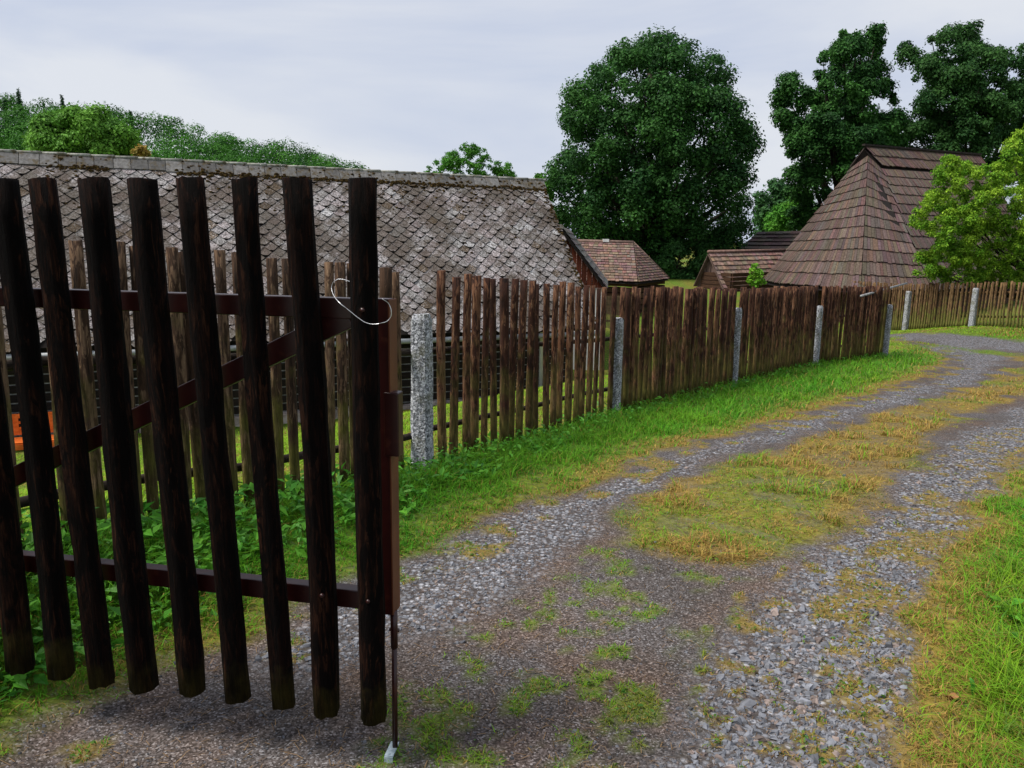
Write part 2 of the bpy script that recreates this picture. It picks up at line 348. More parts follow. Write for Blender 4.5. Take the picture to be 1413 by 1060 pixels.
# ------------------------------------------------------------------ ground sheet
def axis(a, b, c, d, s, gmax=1.09):
    L = list(np.arange(b, c, s)); st = s; v = b
    while v > a: st *= gmax; v -= st; L.insert(0, v)
    st = s; v = L[-1]
    while v < d: st *= gmax; v += st; L.append(v)
    return np.array(L)
gx = axis(-900, -4, 7, 900, .045, 1.075); gy = axis(-60, .6, 12, 1500, .045, 1.05)
XX, YY = np.meshgrid(gx, gy); ZZ = gz(XX, YY)
g_, c_, gr_, n_, ln_, fs_, fd_ = masks(XX, YY)
near = np.exp(-np.hypot(XX, YY) / 8)
ZZ = ZZ + near * (.016 * (fbm(XX, YY, 9, 21) - .5) + .012 * c_ * (fbm(XX, YY, 5, 22)))
V = np.stack([XX, YY, ZZ], -1).reshape(-1, 3); ny, nx_ = XX.shape
I = np.arange(ny * nx_).reshape(ny, nx_); Fq = np.stack([I[:-1, :-1], I[:-1, 1:], I[1:, 1:], I[1:, :-1]], -1).reshape(-1, 4)
CC = np.stack([g_, c_, gr_], -1).reshape(-1, 3)
m = Mt('ground', .95, .15); c = m.co((1, 1, 1)); sp = m.N('ShaderNodeSeparateColor'); m.L(m.attr(), sp.inputs[0])
v1 = m.N('ShaderNodeTexVoronoi'); v1.inputs['Scale'].default_value = 170; m.L(c, v1.inputs[0])
v2 = m.N('ShaderNodeTexVoronoi'); v2.inputs['Scale'].default_value = 40; v2.inputs['Randomness'].default_value = 1; m.L(c, v2.inputs[0])
s1 = m.N('ShaderNodeSeparateColor'); m.L(v1.outputs['Color'], s1.inputs[0]); s2 = m.N('ShaderNodeSeparateColor'); m.L(v2.outputs['Color'], s2.inputs[0])
nn = m.noise(c, 2.2, 6, .6)
dirt = m.ramp(s1.outputs[0], [(.0, (.022, .019, .017)), (.5, (.062, .052, .047)), (.85, (.105, .092, .088)), (1, (.20, .19, .19))])
dirt = m.mix(m.ramp(nn, [(.42, 0.), (.62, .65)]), dirt, m.mix(1., dirt, (1.35, 1.0, .75), 'MULTIPLY'))
pat = m.mix(1., dirt, (1.35, 1.42, 1.55), 'MULTIPLY'); dirt = m.mix(m.ramp(m.noise(c, .9, 5, .6), [(.4, 0.), (.6, .7)]), dirt, pat)
grv = m.ramp(s2.outputs[0], [(0, (.065, .067, .074)), (.5, (.22, .225, .25)), (1, (.44, .45, .49))])
grv = m.mix(m.ramp(v2.outputs['Distance'], [(.25, 0.), (.6, .9)]), grv, (.045, .037, .034))
grs = m.mix(sp.outputs[2], (.21, .15, .03), (.09, .17, .012))
grs = m.mix(1., grs, m.ramp(m.noise(c, 18, 6, .7), [(.3, .35), (.65, 1.25)]), 'MULTIPLY')
nd = m.noise(c, 30, 5, .7)
gk = m.math('MULTIPLY', sp.outputs[0], m.ramp(nd, [(.36, .35), (.55, 1.)])); a = m.mix(gk, dirt, grv)
ck = m.math('MULTIPLY', sp.outputs[1], m.ramp(nd, [(.34, .45), (.5, 1.)])); m.base(m.mix(ck, a, grs))
bh = m.math('ADD', m.math('MULTIPLY', s2.outputs[0], m.math('MULTIPLY', sp.outputs[0], .8)), m.math('MULTIPLY', s1.outputs[0], .4)); m.bump(bh, .8, .014)
tag(npmesh('ground', V, Fq, CC, m.m, smooth=True), kind='structure')

# ------------------------------------------------------------------ polar scatter: density falls with the square of the distance
def scatter(n, r0, r1, spread=54):
    r = np.exp(rng.uniform(math.log(r0), math.log(r1), n)); t = np.radians(rng.uniform(-spread, spread, n)); return r * np.sin(t), r * np.cos(t), r
def gzn(x, y, cov=None):
    z = gz(x, y); nr = np.exp(-np.hypot(x, y) / 8)
    if cov is None: cov = masks(x, y)[1]
    return z + nr * (.016 * (fbm(x, y, 9, 21) - .5) + .012 * cov * fbm(x, y, 5, 22))
def blades(name, x, y, z, h, w, col, lean, mat, bend=.5):
    n = len(x); a = rng.uniform(0, 2 * np.pi, n); sd = np.stack([np.cos(a), np.sin(a), 0 * a], -1); fw = np.stack([-np.sin(a), np.cos(a), 0 * a], -1)
    P = np.stack([x, y, z], -1); up = np.array([0, 0, 1.])
    L = (lean * h)[:, None] * fw
    p1 = P + up * (h * .55)[:, None] + L * .35; p2 = P + up * (h * (1 - .25 * bend * lean))[:, None] + L
    W = w[:, None] * sd / 2
    V = np.stack([P - W, P + W, p1 + W * .8, p1 - W * .8, p2 + W * .12, p2 - W * .12], 1).reshape(-1, 3)
    b = np.arange(n)[:, None] * 6; Fq = np.concatenate([b + [0, 1, 2, 3], b + [3, 2, 4, 5]], 0)
    tagcol = np.repeat(col, 6, 0); return npmesh(name, V, Fq, tagcol, mat)
def stones(name, x, y, z, s, col, mat):
    n = len(x); cube = np.array([(-1, -1, -1), (1, -1, -1), (1, 1, -1), (-1, 1, -1), (-1, -1, 1), (1, -1, 1), (1, 1, 1), (-1, 1, 1)]) * .5
    B = np.tile(cube, (n, 1, 1)) * rng.uniform(.55, 1.1, (n, 8, 1)); B[:, 4:, :2] *= rng.uniform(.3, .8, (n, 4, 2)); B += rng.normal(0, .07, (n, 8, 3))
    B *= np.stack([s * rng.uniform(.8, 1.4, n), s * rng.uniform(.6, 1., n), s * rng.uniform(.28, .55, n)], -1)[:, None]
    a = rng.uniform(0, 2 * np.pi, n); t = rng.normal(0, .3, n); ca, sa, ct, st = np.cos(a), np.sin(a), np.cos(t), np.sin(t)
    X = B[..., 0]; Yy = B[..., 1]; Z = B[..., 2]
    X, Z = X * ct[:, None] + Z * st[:, None], -X * st[:, None] + Z * ct[:, None]
    X, Yy = X * ca[:, None] - Yy * sa[:, None], X * sa[:, None] + Yy * ca[:, None]
    V = np.stack([X + x[:, None], Yy + y[:, None], Z + (z + s * .12)[:, None]], -1).reshape(-1, 3)
    b = np.arange(n)[:, None] * 8; fs = [(3, 2, 1, 0), (4, 5, 6, 7), (0, 1, 5, 4), (1, 2, 6, 5), (2, 3, 7, 6), (3, 0, 4, 7)]
    Fq = np.concatenate([b + f for f in fs], 0); return npmesh(name, V, Fq, np.repeat(col, 8, 0), mat)
# gravel
x, y, r = scatter(400000, 1.5, 26, 50); g, cv, gn, n2, ln, fs, fd = masks(x, y)
k = (rng.random(len(x)) < np.clip(.1 + .9 * g, 0, 1) * (.25 + .6 * fbm(x, y, 2.2, 61)) * (.6 + .4 * (r > 2.2)) * (1 - .8 * (cv > .5))) & (ln > -.12) & (fs < 0)
x, y, r, g, n2 = x[k], y[k], r[k], g[k], n2[k]
s = np.where(g > .5, rng.gamma(3.5, .0038, len(x)), rng.gamma(3, .0024, len(x))); s = np.clip(s, .006 + .0007 * r, .05) * np.where(x < .35 * y - .1, .8, 1.08)
tone = rng.uniform(.4, 1.05, len(x))[:, None]; cl = np.where((rng.random(len(x)) < .15)[:, None], (.24, .19, .17), (.20, .208, .235)) * tone; cl = cl * np.where(g > .5, 1, .62)[:, None]
tag(stones('gravel', x, y, gzn(x, y), s, cl, M['stone']), 'loose grey crushed stones strewn over the two wheel tracks', 'gravel', kind='stuff')
# grass
x, y, r = scatter(760000, 1.5, 34, 52); g, cv, gn, n2, ln, fs, fd = masks(x, y)
verge = (fs < 0) & (ln < 0)
clump = fbm(x, y, 11, 31)
k = (rng.random(len(x)) < cv * (.35 + .8 * (clump > .45))) & (cv > .12) & ((r > 4.2) | (fs < 0) | (fd < .5))
x, y, r, g, gn, n2, ln, fs, fd, cv, clump = [q[k] for q in (x, y, r, g, gn, n2, ln, fs, fd, cv, clump)]
dry = rng.random(len(x)) > np.where(sdf(x, y, STRIP) > -.1, gn * .6 + .10, gn * .68 + .24)
tall = np.clip(-ln / .6, 0, 1) * (fs < 0)
h = (.013 + .05 * tall * (.3 + .7 * sstep(.35, .65, clump)) + .02 * (cv > .7) * ((ln < 0) | (sdf(x, y, STRIP) > -.02))) * rng.uniform(.5, 1.6, len(x)); h = np.where((x > .5 * y) & (ln < -.15) & (y < 8), h * 1.35, h)
colx = (fs > 0); h = np.where(fs > 0, .03 * rng.uniform(.6, 1.4, len(x)), h); h = np.where(dry, h * .7, h); h = np.where(sdf(x, y, STRIP) > -.05, h * (.55 + 1.1 * (fbm(x, y, 2.6, 91) > .52)), h); h = np.where((ln > -.35) & (ln < 0), h * .75, h); w = np.clip(.0016 + .00065 * r, .002, .03) * rng.uniform(.7, 1.3, len(x))
gc = np.array([.08, .26, .012]); g2 = np.array([.19, .33, .015]); dc = np.array([.40, .29, .075]); d2 = np.array([.30, .17, .05])
t = np.clip(rng.random(len(x)) * .6 + (fbm(x, y, 2.1, 81) - .3) * 1.2, 0, 1)[:, None]; colg = gc * t + g2 * (1 - t); colg = np.where(((ln > 0) & (sdf(x, y, GR) > -.2))[:, None], (.17, .22, .02), colg); t2 = rng.random(len(x))[:, None]; cold = dc * t2 + d2 * (1 - t2)
lush = ((fs < 0) & (fd < 1.3))[:, None]; colg = np.where(colx[:, None], (.20, .36, .015), colg); colg = np.where(lush, colg * (.72, .92, .9), colg)
col = np.where(dry[:, None], cold, colg) * rng.uniform(.6, 1.3, len(x))[:, None]
tag(blades('grass', x, y, gzn(x, y, cv) - .003, h, w, col, rng.gamma(2.2, .55, len(x)).clip(.1, 2.6), M['grass']), 'green and straw coloured grass on the verges, lawn and middle strip', 'grass', kind='stuff')
# long arching blades in the lush right verge and at the fence foot
x, y, r = scatter(90000, 1.7, 18, 50); g, cv, gn, n2, ln, fs, fd = masks(x, y)
k = (fs < 0) & (((ln < -.28) & (x > .3 * y) & (rng.random(len(x)) < .5 * sstep(.4, .6, fbm(x, y, 4, 41)))) | ((fd < .35) & (rng.random(len(x)) < .25)))
x, y, r, ln, fd = x[k], y[k], r[k], ln[k], fd[k]
h = rng.uniform(.04, .13, len(x)); t = rng.random(len(x))[:, None]; col = (np.array([.05, .17, .015]) * t + np.array([.19, .27, .05]) * (1 - t)) * rng.uniform(.6, 1.2, len(x))[:, None]
tag(blades('long_grass', x, y, gzn(x, y) - .003, h, np.clip(.003 + .0007 * r, .004, .02), col, rng.uniform(.5, 1.5, len(x)), M['grass'], .9), 'long arching green grass blades in the lush verges', 'grass', kind='stuff')

# broad leaved weeds
def leafcloud(P, Nrm, s, col, asp=.6, name='leaves', mat=None, parent=None, fold=.25):
    """pointed, folded leaves: P (n,3) bases, Nrm (n,3) rough normals"""
    n = len(P); Nrm = Nrm / (np.linalg.norm(Nrm, axis=1, keepdims=True) + 1e-9)
    a = rng.normal(size=(n, 3)); a -= Nrm * (a * Nrm).sum(1, keepdims=True); a /= np.linalg.norm(a, axis=1, keepdims=True) + 1e-9
    b = np.cross(Nrm, a); s = s[:, None]
    q = [P, P + a * s * .5 + b * s * asp * .5 + Nrm * s * fold * .4, P + a * s - Nrm * s * fold * .3, P + a * s * .45 - b * s * asp * .5 + Nrm * s * fold * .4]
    V = np.stack(q, 1).reshape(-1, 3); bb = np.arange(n)[:, None] * 4
    Fq = np.concatenate([bb + [0, 1, 2], bb + [0, 2, 3]], 0); return npmesh(name, V, Fq, np.repeat(col, 4, 0), mat, parent)
x, y, r = scatter(150000, 1.7, 17, 54); g, cv, gn, n2, ln, fs, fd = masks(x, y)
band = np.interp(y, [1.5, 3, 5, 8, 15], [.85, .72, .5, .42, .28]); cn = fbm(x, y, 3, 51)
k = (fs < 0) & (ln < -.12) & (fd < band * (.6 + .8 * cn)) & (rng.random(len(x)) < .6) | ((x > .55 * y) & (ln < -.3) & (fs < 0) & (cn > .52) & (rng.random(len(x)) < .10))
k |= (fs > 0) & (fd < .15) & (rng.random(len(x)) < .3) & (y > 2)
x, y, r, fd, cn, fs, ln = x[k], y[k], r[k], fd[k], cn[k], fs[k], ln[k]
H = np.where(x > .55 * y, .05, .15 * np.clip(1 - fd / .9, .15, 1) * np.interp(y, [2, 4, 6, 15], [1.25, 1.05, .8, .55])) * (.5 + cn)
z = gzn(x, y) + H * rng.random(len(x)) ** .6
s = np.interp(r, [2, 4, 16], [.045, .05, .06]) * rng.uniform(.3, 1.7, len(x)) * np.where(y > 5, .8, 1)
NN = rng.normal(0, .45, (len(x), 3)) + [0, -.15, .9]; t = rng.random(len(x))[:, None]
t = np.clip(t * .5 + (fbm(x, y, 4, 71)[:, None] - .25), 0, 1); col = (np.array([.03, .18, .02]) * t + np.array([.16, .44, .035]) * (1 - t)) * rng.uniform(.55, 1.25, len(x))[:, None]
tag(leafcloud(np.stack([x, y, z], -1), NN, s, col, .5, 'weeds', M['weed']), 'bright green broad leaved weeds growing thick along the fence foot', 'weeds', kind='stuff')
# rosette tufts on the track (clover and plantain)
x, y, r = scatter(70000, 1.6, 9, 45); g, cv, gn, n2, ln, fs, fd = masks(x, y)
k = (ln > .02) & (cv > .35) & (sdf(x, y, STRIP) < 0) & (rng.random(len(x)) < .45); x, y = x[k], y[k]
t = rng.random(len(x))[:, None]; col = (np.array([.05, .15, .02]) * t + np.array([.16, .20, .03]) * (1 - t)) * rng.uniform(.6, 1.2, len(x))[:, None]
tag(leafcloud(np.stack([x, y, gzn(x, y) + rng.uniform(0, .02, len(x))], -1), rng.normal(0, .5, (len(x), 3)) + [0, 0, 1], rng.uniform(.01, .026, len(x)), col, .5, 'track_plants', M['weed']), 'low clover and plantain tufts scattered over the bare track', 'ground cover', kind='stuff')
# straw and debris
x, y, r = scatter(22000, 1.6, 10, 48); g, cv, gn, n2, ln, fs, fd = masks(x, y)
k = (fs < 0) & (ln > -.25) & (rng.random(len(x)) < .5); x, y = x[k], y[k]; n = len(x)
a = rng.uniform(0, np.pi, n); L = rng.uniform(.005, .022, n); wd = rng.uniform(.0006, .0013, n); z = gzn(x, y) + .006
d = np.stack([np.cos(a), np.sin(a), rng.normal(0, .15, n)], -1) * L[:, None]; e = np.stack([-np.sin(a), np.cos(a), 0 * a], -1) * wd[:, None]; P = np.stack([x, y, z], -1)
V = np.stack([P - d - e, P + d - e, P + d + e, P - d + e], 1).reshape(-1, 3); Fq = np.arange(n * 4).reshape(-1, 4)
tag(npmesh('straw', V, Fq, np.repeat(np.array([.22, .14, .07]) * rng.uniform(.4, 1.4, (n, 1)), 4, 0), M['grass']), 'dry straw bits lying on the track', 'straw', kind='stuff')

# ------------------------------------------------------------------ pickets and fences
def pole_mesh(name, h, r, mat, n=9, seg=9, half=False, taper=.06):
    b = MB(); ph = random.random() * 6; vs = []; fs = []
    prof = [1 + random.uniform(-.13, .13) for _ in range(n)]; bx = random.uniform(-.012, .012); by = random.uniform(-.008, .008)
    for i in range(seg + 1):
        t = i / seg; R = r * (1 - taper * (t - .5)) * (1 + random.uniform(-.03, .03))
        ox = bx * math.sin(t * 3.1 + ph); oy = by * math.sin(t * 4 + ph)
        for k in range(n):
            a = 2 * math.pi * k / n; q = R * prof[k] * (1 + random.uniform(-.05, .05)); cx, cy = math.cos(a) * q, math.sin(a) * q
            if half: cy = max(cy, -.12 * r)
            zz = t * h + (random.uniform(-.004, .004) if i in (0, seg) else 0)
            vs.append((cx + ox, cy + oy, zz))
    for i in range(seg):
        for k in range(n): fs.append((i * n + k, i * n + (k + 1) % n, (i + 1) * n + (k + 1) % n, (i + 1) * n + k))
    fs.append(tuple(range(n))[::-1]); fs.append(tuple(seg * n + k for k in range(n)))
    # saw the ends to a slight bevel
    me = bpy.data.meshes.new(name); me.from_pydata(vs, [], fs); me.materials.append(mat)
    me.polygons.foreach_set('use_smooth', [len(f) == 4 for f in fs]); me.update(); return me
def granite_post(h, w, parent, loc, rz, lean=(0, 0), seed=1):
    rd = random.Random(seed); n = 16; seg = 12; vs = []; fs = []
    for i in range(seg + 1):
        t = i / seg; z = -.15 + (h + .15) * t; R = w * (1 - .1 * t); R *= (.78 if i == seg else 1)
        if i == seg - 1: z -= .0
        if i == seg: z = h + .25 * R * c; z = min(z, h + .02)
        if i == seg - 1: z = h - .025
        for k in range(n):
            a = 2 * math.pi * (k + .5) / n; c, s = math.cos(a), math.sin(a); q = R / max(abs(c), abs(s)) ** .88 * rd.uniform(.96, 1.04)
            vs.append((c * q + lean[0] * z, s * q + lean[1] * z, z + rd.uniform(-.006, .006)))
    for i in range(seg):
        for k in range(n): fs.append((i * n + k, i * n + (k + 1) % n, (i + 1) * n + (k + 1) % n, (i + 1) * n + k))
    fs.append(tuple(seg * n + k for k in range(n)))
    me = bpy.data.meshes.new('granite_post'); me.from_pydata(vs, [], fs); me.materials.append(M['granite']); me.update()
    o = bpy.data.objects.new('granite_post', me); COL.objects.link(o); o.parent = parent; o.location = loc; o.rotation_euler = (0, 0, rz); return o
def along(P, s):
    seg = np.linalg.norm(np.diff(P[:, :2], axis=0), axis=1); cum = np.r_[0, np.cumsum(seg)]
    q = [np.interp(s, cum, P[:, i]) for i in range(3)]
    i = min(max(int(np.searchsorted(cum, s)) - 1, 0), len(seg) - 1); d = (P[i + 1] - P[i])[:2]; return np.array(q), math.atan2(d[1], d[0])
def plen(P): return float(np.linalg.norm(np.diff(P[:, :2], axis=0), axis=1).sum())
def picket_run(root, P, meshes, s_list, hs, stuffafter=100, dz=0, jit=.009, side=-1):
    """pickets stand on the lane side (side=-1 right of direction) of the rails"""
    base = np.array(root.location); n = 0; rest = MB()
    for s, hh in zip(s_list, hs):
        q, a = along(P, s); off = np.array([math.cos(a + side * math.pi / 2), math.sin(a + side * math.pi / 2)]) * .03
        me = random.choice(meshes); h0 = me['h']
        zb = float(gz(q[0], q[1])) - .04 + dz + random.uniform(-.02, .02)
        sc = random.uniform(.86, 1.12); ztop = q[2] + hh; loc = Vector((q[0] + off[0], q[1] + off[1], zb))
        rot = (random.gauss(0, jit), random.gauss(0, jit), a + (math.pi if True else 0) + random.gauss(0, .15)); scl = (sc, sc, (ztop - zb) / h0)
        if n < stuffafter:
            o = bpy.data.objects.new('picket', me); COL.objects.link(o); o.parent = root; o.location = loc - Vector(base); o.rotation_euler = rot; o.scale = scl
        else:
            mt = Matrix.Translation(loc - Vector(base)) @ Matrix.Rotation(rot[2], 4, 'Z') @ Matrix.Rotation(rot[1], 4, 'Y') @ Matrix.Rotation(rot[0], 4, 'X')
            vs = [tuple(mt @ Vector((v.co.x * scl[0], v.co.y * scl[1], v.co.z * scl[2]))) for v in me.vertices]
            rest.add(vs, [tuple(p.vertices) for p in me.polygons])
        n += 1
    if rest.v:
        o = rest.build('picket', meshes[0].materials[0], root, True); o['kind'] = 'stuff'
def rails(root, P, s0, s1, zs, rad, mat, off=.045, side=1):
    base = np.array(root.location)
    for zz in zs:
        s = s0
        while s < s1 - .1:
            e = min(s + 2.4, s1); b = MB(); pts = []
            for k in range(6):
                q, a = along(P, s + (e - s) * k / 5); o2 = np.array([math.cos(a + side * math.pi / 2), math.sin(a + side * math.pi / 2)]) * off
                pts.append(np.array([q[0] + o2[0], q[1] + o2[1], q[2] + zz + random.uniform(-.01, .01)]) - base)
            b.tube(pts, rad, 7, wob=.1); b.build('rail', mat, root, True); s = e
def poles(mat, n, h, r0, r1, half=False, nn=9):
    L = []
    for i in range(n):
        me = pole_mesh('picket', h, random.uniform(r0, r1), mat, nn, 8, half); me['h'] = h; L.append(me)
    return L
# --- run left of the first granite post, behind the gate
PL = FENCE[:8]; LL = plen(PL)
root = empty('picket_fence', tuple(PL[-1]), 'near run of rough mossy picket fence behind the open gate', 'fence', 'weathered round picket fences')
pm = poles(M['picket_grey'], 10, 1.36, .030, .044)
def s_for_px(P, px, lo, hi):
    c = np.linspace(lo, hi, 900); best = None
    def ppx(q):
        d = q - CP; z = d @ FW; return 706.5 + (d @ XA / z * math.cos(ROL) + d @ UP / z * math.sin(ROL)) * F
    return float(min(c, key=lambda t: abs(ppx(along(P, t)[0] + Zv0 * 1.3) - px)))
Zv0 = np.array([0, 0, 1.])
ss = [s_for_px(PL, px, LL - 4.4, LL) for px in (545, 525, 480, 463, 444, 392, 368, 323, 301, 256, 232, 182, 158, 101, 53, -28)]
s = ss[-1] - .2
while s > LL - 5.9: ss.append(s); s -= random.choice([.13, .2, .17])
picket_run(root, PL, pm, ss, [1.34 + random.uniform(-.015, .015) for _ in ss])
rails(root, PL, LL - 5.7, LL - .02, (.22, .80), .024, M['dark_rail'])
def post_at(root, px, py_b, py_t, w, seed, shift=.07, side=1, P=FENCE):
    q = gpt(px, py_b); s0 = min(np.linspace(0, plen(P), 1200), key=lambda s: np.hypot(*(along(P, s)[0][:2] - q[:2]))); q, a = along(P, s0)
    o2 = np.array([math.cos(a + side * math.pi / 2), math.sin(a + side * math.pi / 2)]) * shift
    lp = np.array([q[0] + o2[0], q[1] + o2[1], float(gz(q[0] + o2[0], q[1] + o2[1]))])
    top = hit(px, py_t, lp, np.array([0, 1., 0]))[2]
    granite_post(top - lp[2], w, root, lp - np.array(root.location), a + .3, seed=seed); return s0
# --- main run along the lane
PM = FENCE; LM = plen(PM); L0s = LL
root = empty('picket_fence', tuple(FENCE[7]), 'long mossy brown picket fence with granite posts curving along the lane', 'fence', 'weathered round picket fences')
pm = poles(M['picket'], 14, 1.36, .028, .036)
sp_posts = [post_at(root, 576, 647, 436, .07, 1, -.02)] + [post_at(root, px, b, t, .055, i + 2, -.05) for i, (px, b, t) in enumerate([(842, 569, 440), (1011, 529, 426), (1120, 501, 423), (1221, 490, 421)])]
ss = [s_for_px(PM, px, LL, LL + 4.2) for px in (604, 622, 638, 652, 665, 679, 693, 704, 716, 730, 739, 753, 762, 772, 784, 795, 804, 813, 822, 831)]; s = ss[-1] + .24
while s < LM - .04:
    if all(abs(s - q) > .085 for q in sp_posts[1:-1]) and abs(s - sp_posts[0]) > .12: ss.append(s)
    s += random.uniform(.09, .122)
print('main pickets', len(ss), 'posts', sp_posts, LL, LM)
picket_run(root, PM, pm, ss, [1.345 + random.uniform(-.02, .02) for _ in ss])
rails(root, PM, LL + .02, LM, (.25, .80), .022, M['dark_rail'])
# --- far run on the right
FARP = np.array([(12.2, 28.6, -.93), (12.95, 25.7, -.9), (13.6, 23.3, -.72), (14.5, 21.6, -.58), (15.8, 19.9, -.5), (17.2, 18.6, -.45)])
_gz0 = gz
def gz_far(x, y): return _gz0(x, y)
root = empty('picket_fence', tuple(FARP[1]), 'far picket fence in front of the big shingled barn', 'fence', 'weathered round picket fences')
pm = poles(M['far_picket'], 8, 1.32, .026, .036, nn=7)
LF = plen(FARP); ss = list(np.arange(.05, LF, .098)); 
sp = []
for px, b, t, sd in ((1240, 447, 402, 21), (1330, 450, 398, 22)):
    s0 = min(np.linspace(0, LF, 800), key=lambda s: abs((along(FARP, s)[0][0] / along(FARP, s)[0][1]) * 1061 * .985 - (px - 706.5) * 1.0)); q, a = along(FARP, s0)
    sp.append(s0); lp = np.array([q[0] - .05, q[1] - .12, q[2] - .05]); top = hit(px, t, lp, np.array([0, 1., 0]))[2]; granite_post(top - lp[2], .085, root, lp - np.array(root.location), a, seed=sd)
picket_run(root, FARP, pm, ss, [1.3 + random.uniform(-.03, .03) for _ in ss], 100, 0, .015, side=-1)
rails(root, FARP, .02, LF, (.3, 1.0), .035, M['far_picket'])

# ------------------------------------------------------------------ gate
GD = np.array([1.2, -.24, 0]); GD /= np.linalg.norm(GD); GN = np.array([.24, 1.2, 0]) / math.hypot(.24, 1.2); G0 = np.array([-.39, 2.06, 0.])
groot = empty('gate', (-.39, 2.06, 0), 'open gate of dark round poles on a brown steel frame in the foreground', 'gate')
pm = [];
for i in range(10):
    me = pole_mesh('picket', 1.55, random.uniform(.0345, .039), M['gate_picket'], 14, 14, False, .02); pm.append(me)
for i, px in enumerate([28, 87, 142, 200, 262, 327, 388, 452, 516, -32]):
    pb = hit(px, {28: 925, 87: 930, 142: 940, 200: 948, 262: 955, 327: 965, 388: 972, 452: 982, 516: 992, -32: 918}[px], G0, GN)
    tx = {516: 499, 452: 411, 388: 340, 327: 266, 262: 201, 200: 128, 142: 57, 87: 4, 28: -50, -32: -110}[px]
    pt = hit(tx, 247, G0, GN); d = pt - pb
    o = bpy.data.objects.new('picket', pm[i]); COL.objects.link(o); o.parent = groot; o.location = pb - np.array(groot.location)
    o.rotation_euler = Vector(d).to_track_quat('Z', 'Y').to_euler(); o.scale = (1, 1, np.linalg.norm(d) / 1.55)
gl = np.array(groot.location)
def gpoint(s, z, off=0): return G0 + GD * s + GN * off + np.array([0, 0, z]) - gl
def srail(px, py):    # s and z on plane .065 behind
    q = hit(px, py, G0 + GN * .062, GN); return (q - G0) @ GD, q[2]
def bar(a, b, h, th, name, mat, off=.062):
    m_ = MB(); ctr = off + th / 2; m_.beam(gpoint(a[0], a[1] - h / 2, ctr), gpoint(b[0], b[1] - h / 2, ctr), th, h); o = m_.build(name, mat, groot)
    bv = o.modifiers.new('b', 'BEVEL'); bv.width = .003; bv.segments = 2; return o
sE = srail(535, 420)[0]
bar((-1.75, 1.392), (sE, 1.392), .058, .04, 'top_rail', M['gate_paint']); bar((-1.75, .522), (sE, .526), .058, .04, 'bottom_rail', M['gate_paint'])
a = srail(7, 651); b = srail(407, 458); sl_ = (b[1] - a[1]) / (b[0] - a[0]); s0 = -1.7; s1 = srail(480, 430)[0]
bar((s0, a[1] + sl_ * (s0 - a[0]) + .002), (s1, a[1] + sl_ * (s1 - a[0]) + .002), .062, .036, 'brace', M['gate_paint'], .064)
m_ = MB(); e0 = sE; x0 = gpoint(e0, 0, .062); 
zt, zb = 1.392, .462
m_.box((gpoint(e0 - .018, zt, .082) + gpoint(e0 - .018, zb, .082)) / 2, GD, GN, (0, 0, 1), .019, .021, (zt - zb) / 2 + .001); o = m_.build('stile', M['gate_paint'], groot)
m_ = MB(); m_.box((gpoint(e0 + .0035, zt, .088) + gpoint(e0 + .0035, zb, .088)) / 2, GD, GN, (0, 0, 1), .002, .030, (zt - zb) / 2 - .001); m_.build('lit_side_strip', M['stile'], groot)  # thin strip coloured as the sunlit side of the stile
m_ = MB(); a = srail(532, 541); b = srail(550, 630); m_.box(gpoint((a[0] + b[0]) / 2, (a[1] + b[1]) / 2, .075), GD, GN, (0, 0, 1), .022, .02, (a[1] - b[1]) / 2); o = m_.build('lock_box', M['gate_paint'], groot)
bv = o.modifiers.new('b', 'BEVEL'); bv.width = .004; bv.segments = 3
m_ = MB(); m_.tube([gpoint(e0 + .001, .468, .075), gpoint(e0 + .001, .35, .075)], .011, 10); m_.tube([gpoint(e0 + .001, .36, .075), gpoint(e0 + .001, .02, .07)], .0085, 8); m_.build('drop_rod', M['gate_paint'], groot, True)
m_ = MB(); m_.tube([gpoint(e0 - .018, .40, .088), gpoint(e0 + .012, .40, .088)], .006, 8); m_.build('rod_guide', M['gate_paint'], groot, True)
# bolt heads in the pickets
for px, py in ((516, 428), (452, 822), (516, 830)):
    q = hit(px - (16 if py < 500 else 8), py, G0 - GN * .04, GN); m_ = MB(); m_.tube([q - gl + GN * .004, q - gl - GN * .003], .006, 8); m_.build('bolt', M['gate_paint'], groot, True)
# wire
wp = [(486, 390), (476, 386), (466, 385), (459, 390), (457, 398), (460, 408), (468, 418), (480, 427), (492, 437), (503, 445), (514, 448), (526, 446), (534, 444), (540, 437), (540, 427), (536, 418), (528, 413)]
m_ = MB(); pts = [hit(px, py, G0 + GN * (-.052 if 464 < px < 533 and py > 400 else -.02 if py > 400 else .0), GN) for px, py in wp]
fine = []
for i in range(len(pts) - 1):
    for k in range(3): fine.append(pts[i] + (pts[i + 1] - pts[i]) * k / 3)
fine.append(pts[-1]); fine = [fine[0]] + [(fine[i - 1] + fine[i] * 2 + fine[i + 1]) / 4 for i in range(1, len(fine) - 1)] + [fine[-1]]
m_.tube([p for p in fine], .0010, 6); o = m_.build('wire_loop', M['wire'], None, True); tag(o, 'thin pale wire looped around the end pole of the open gate', 'wire')
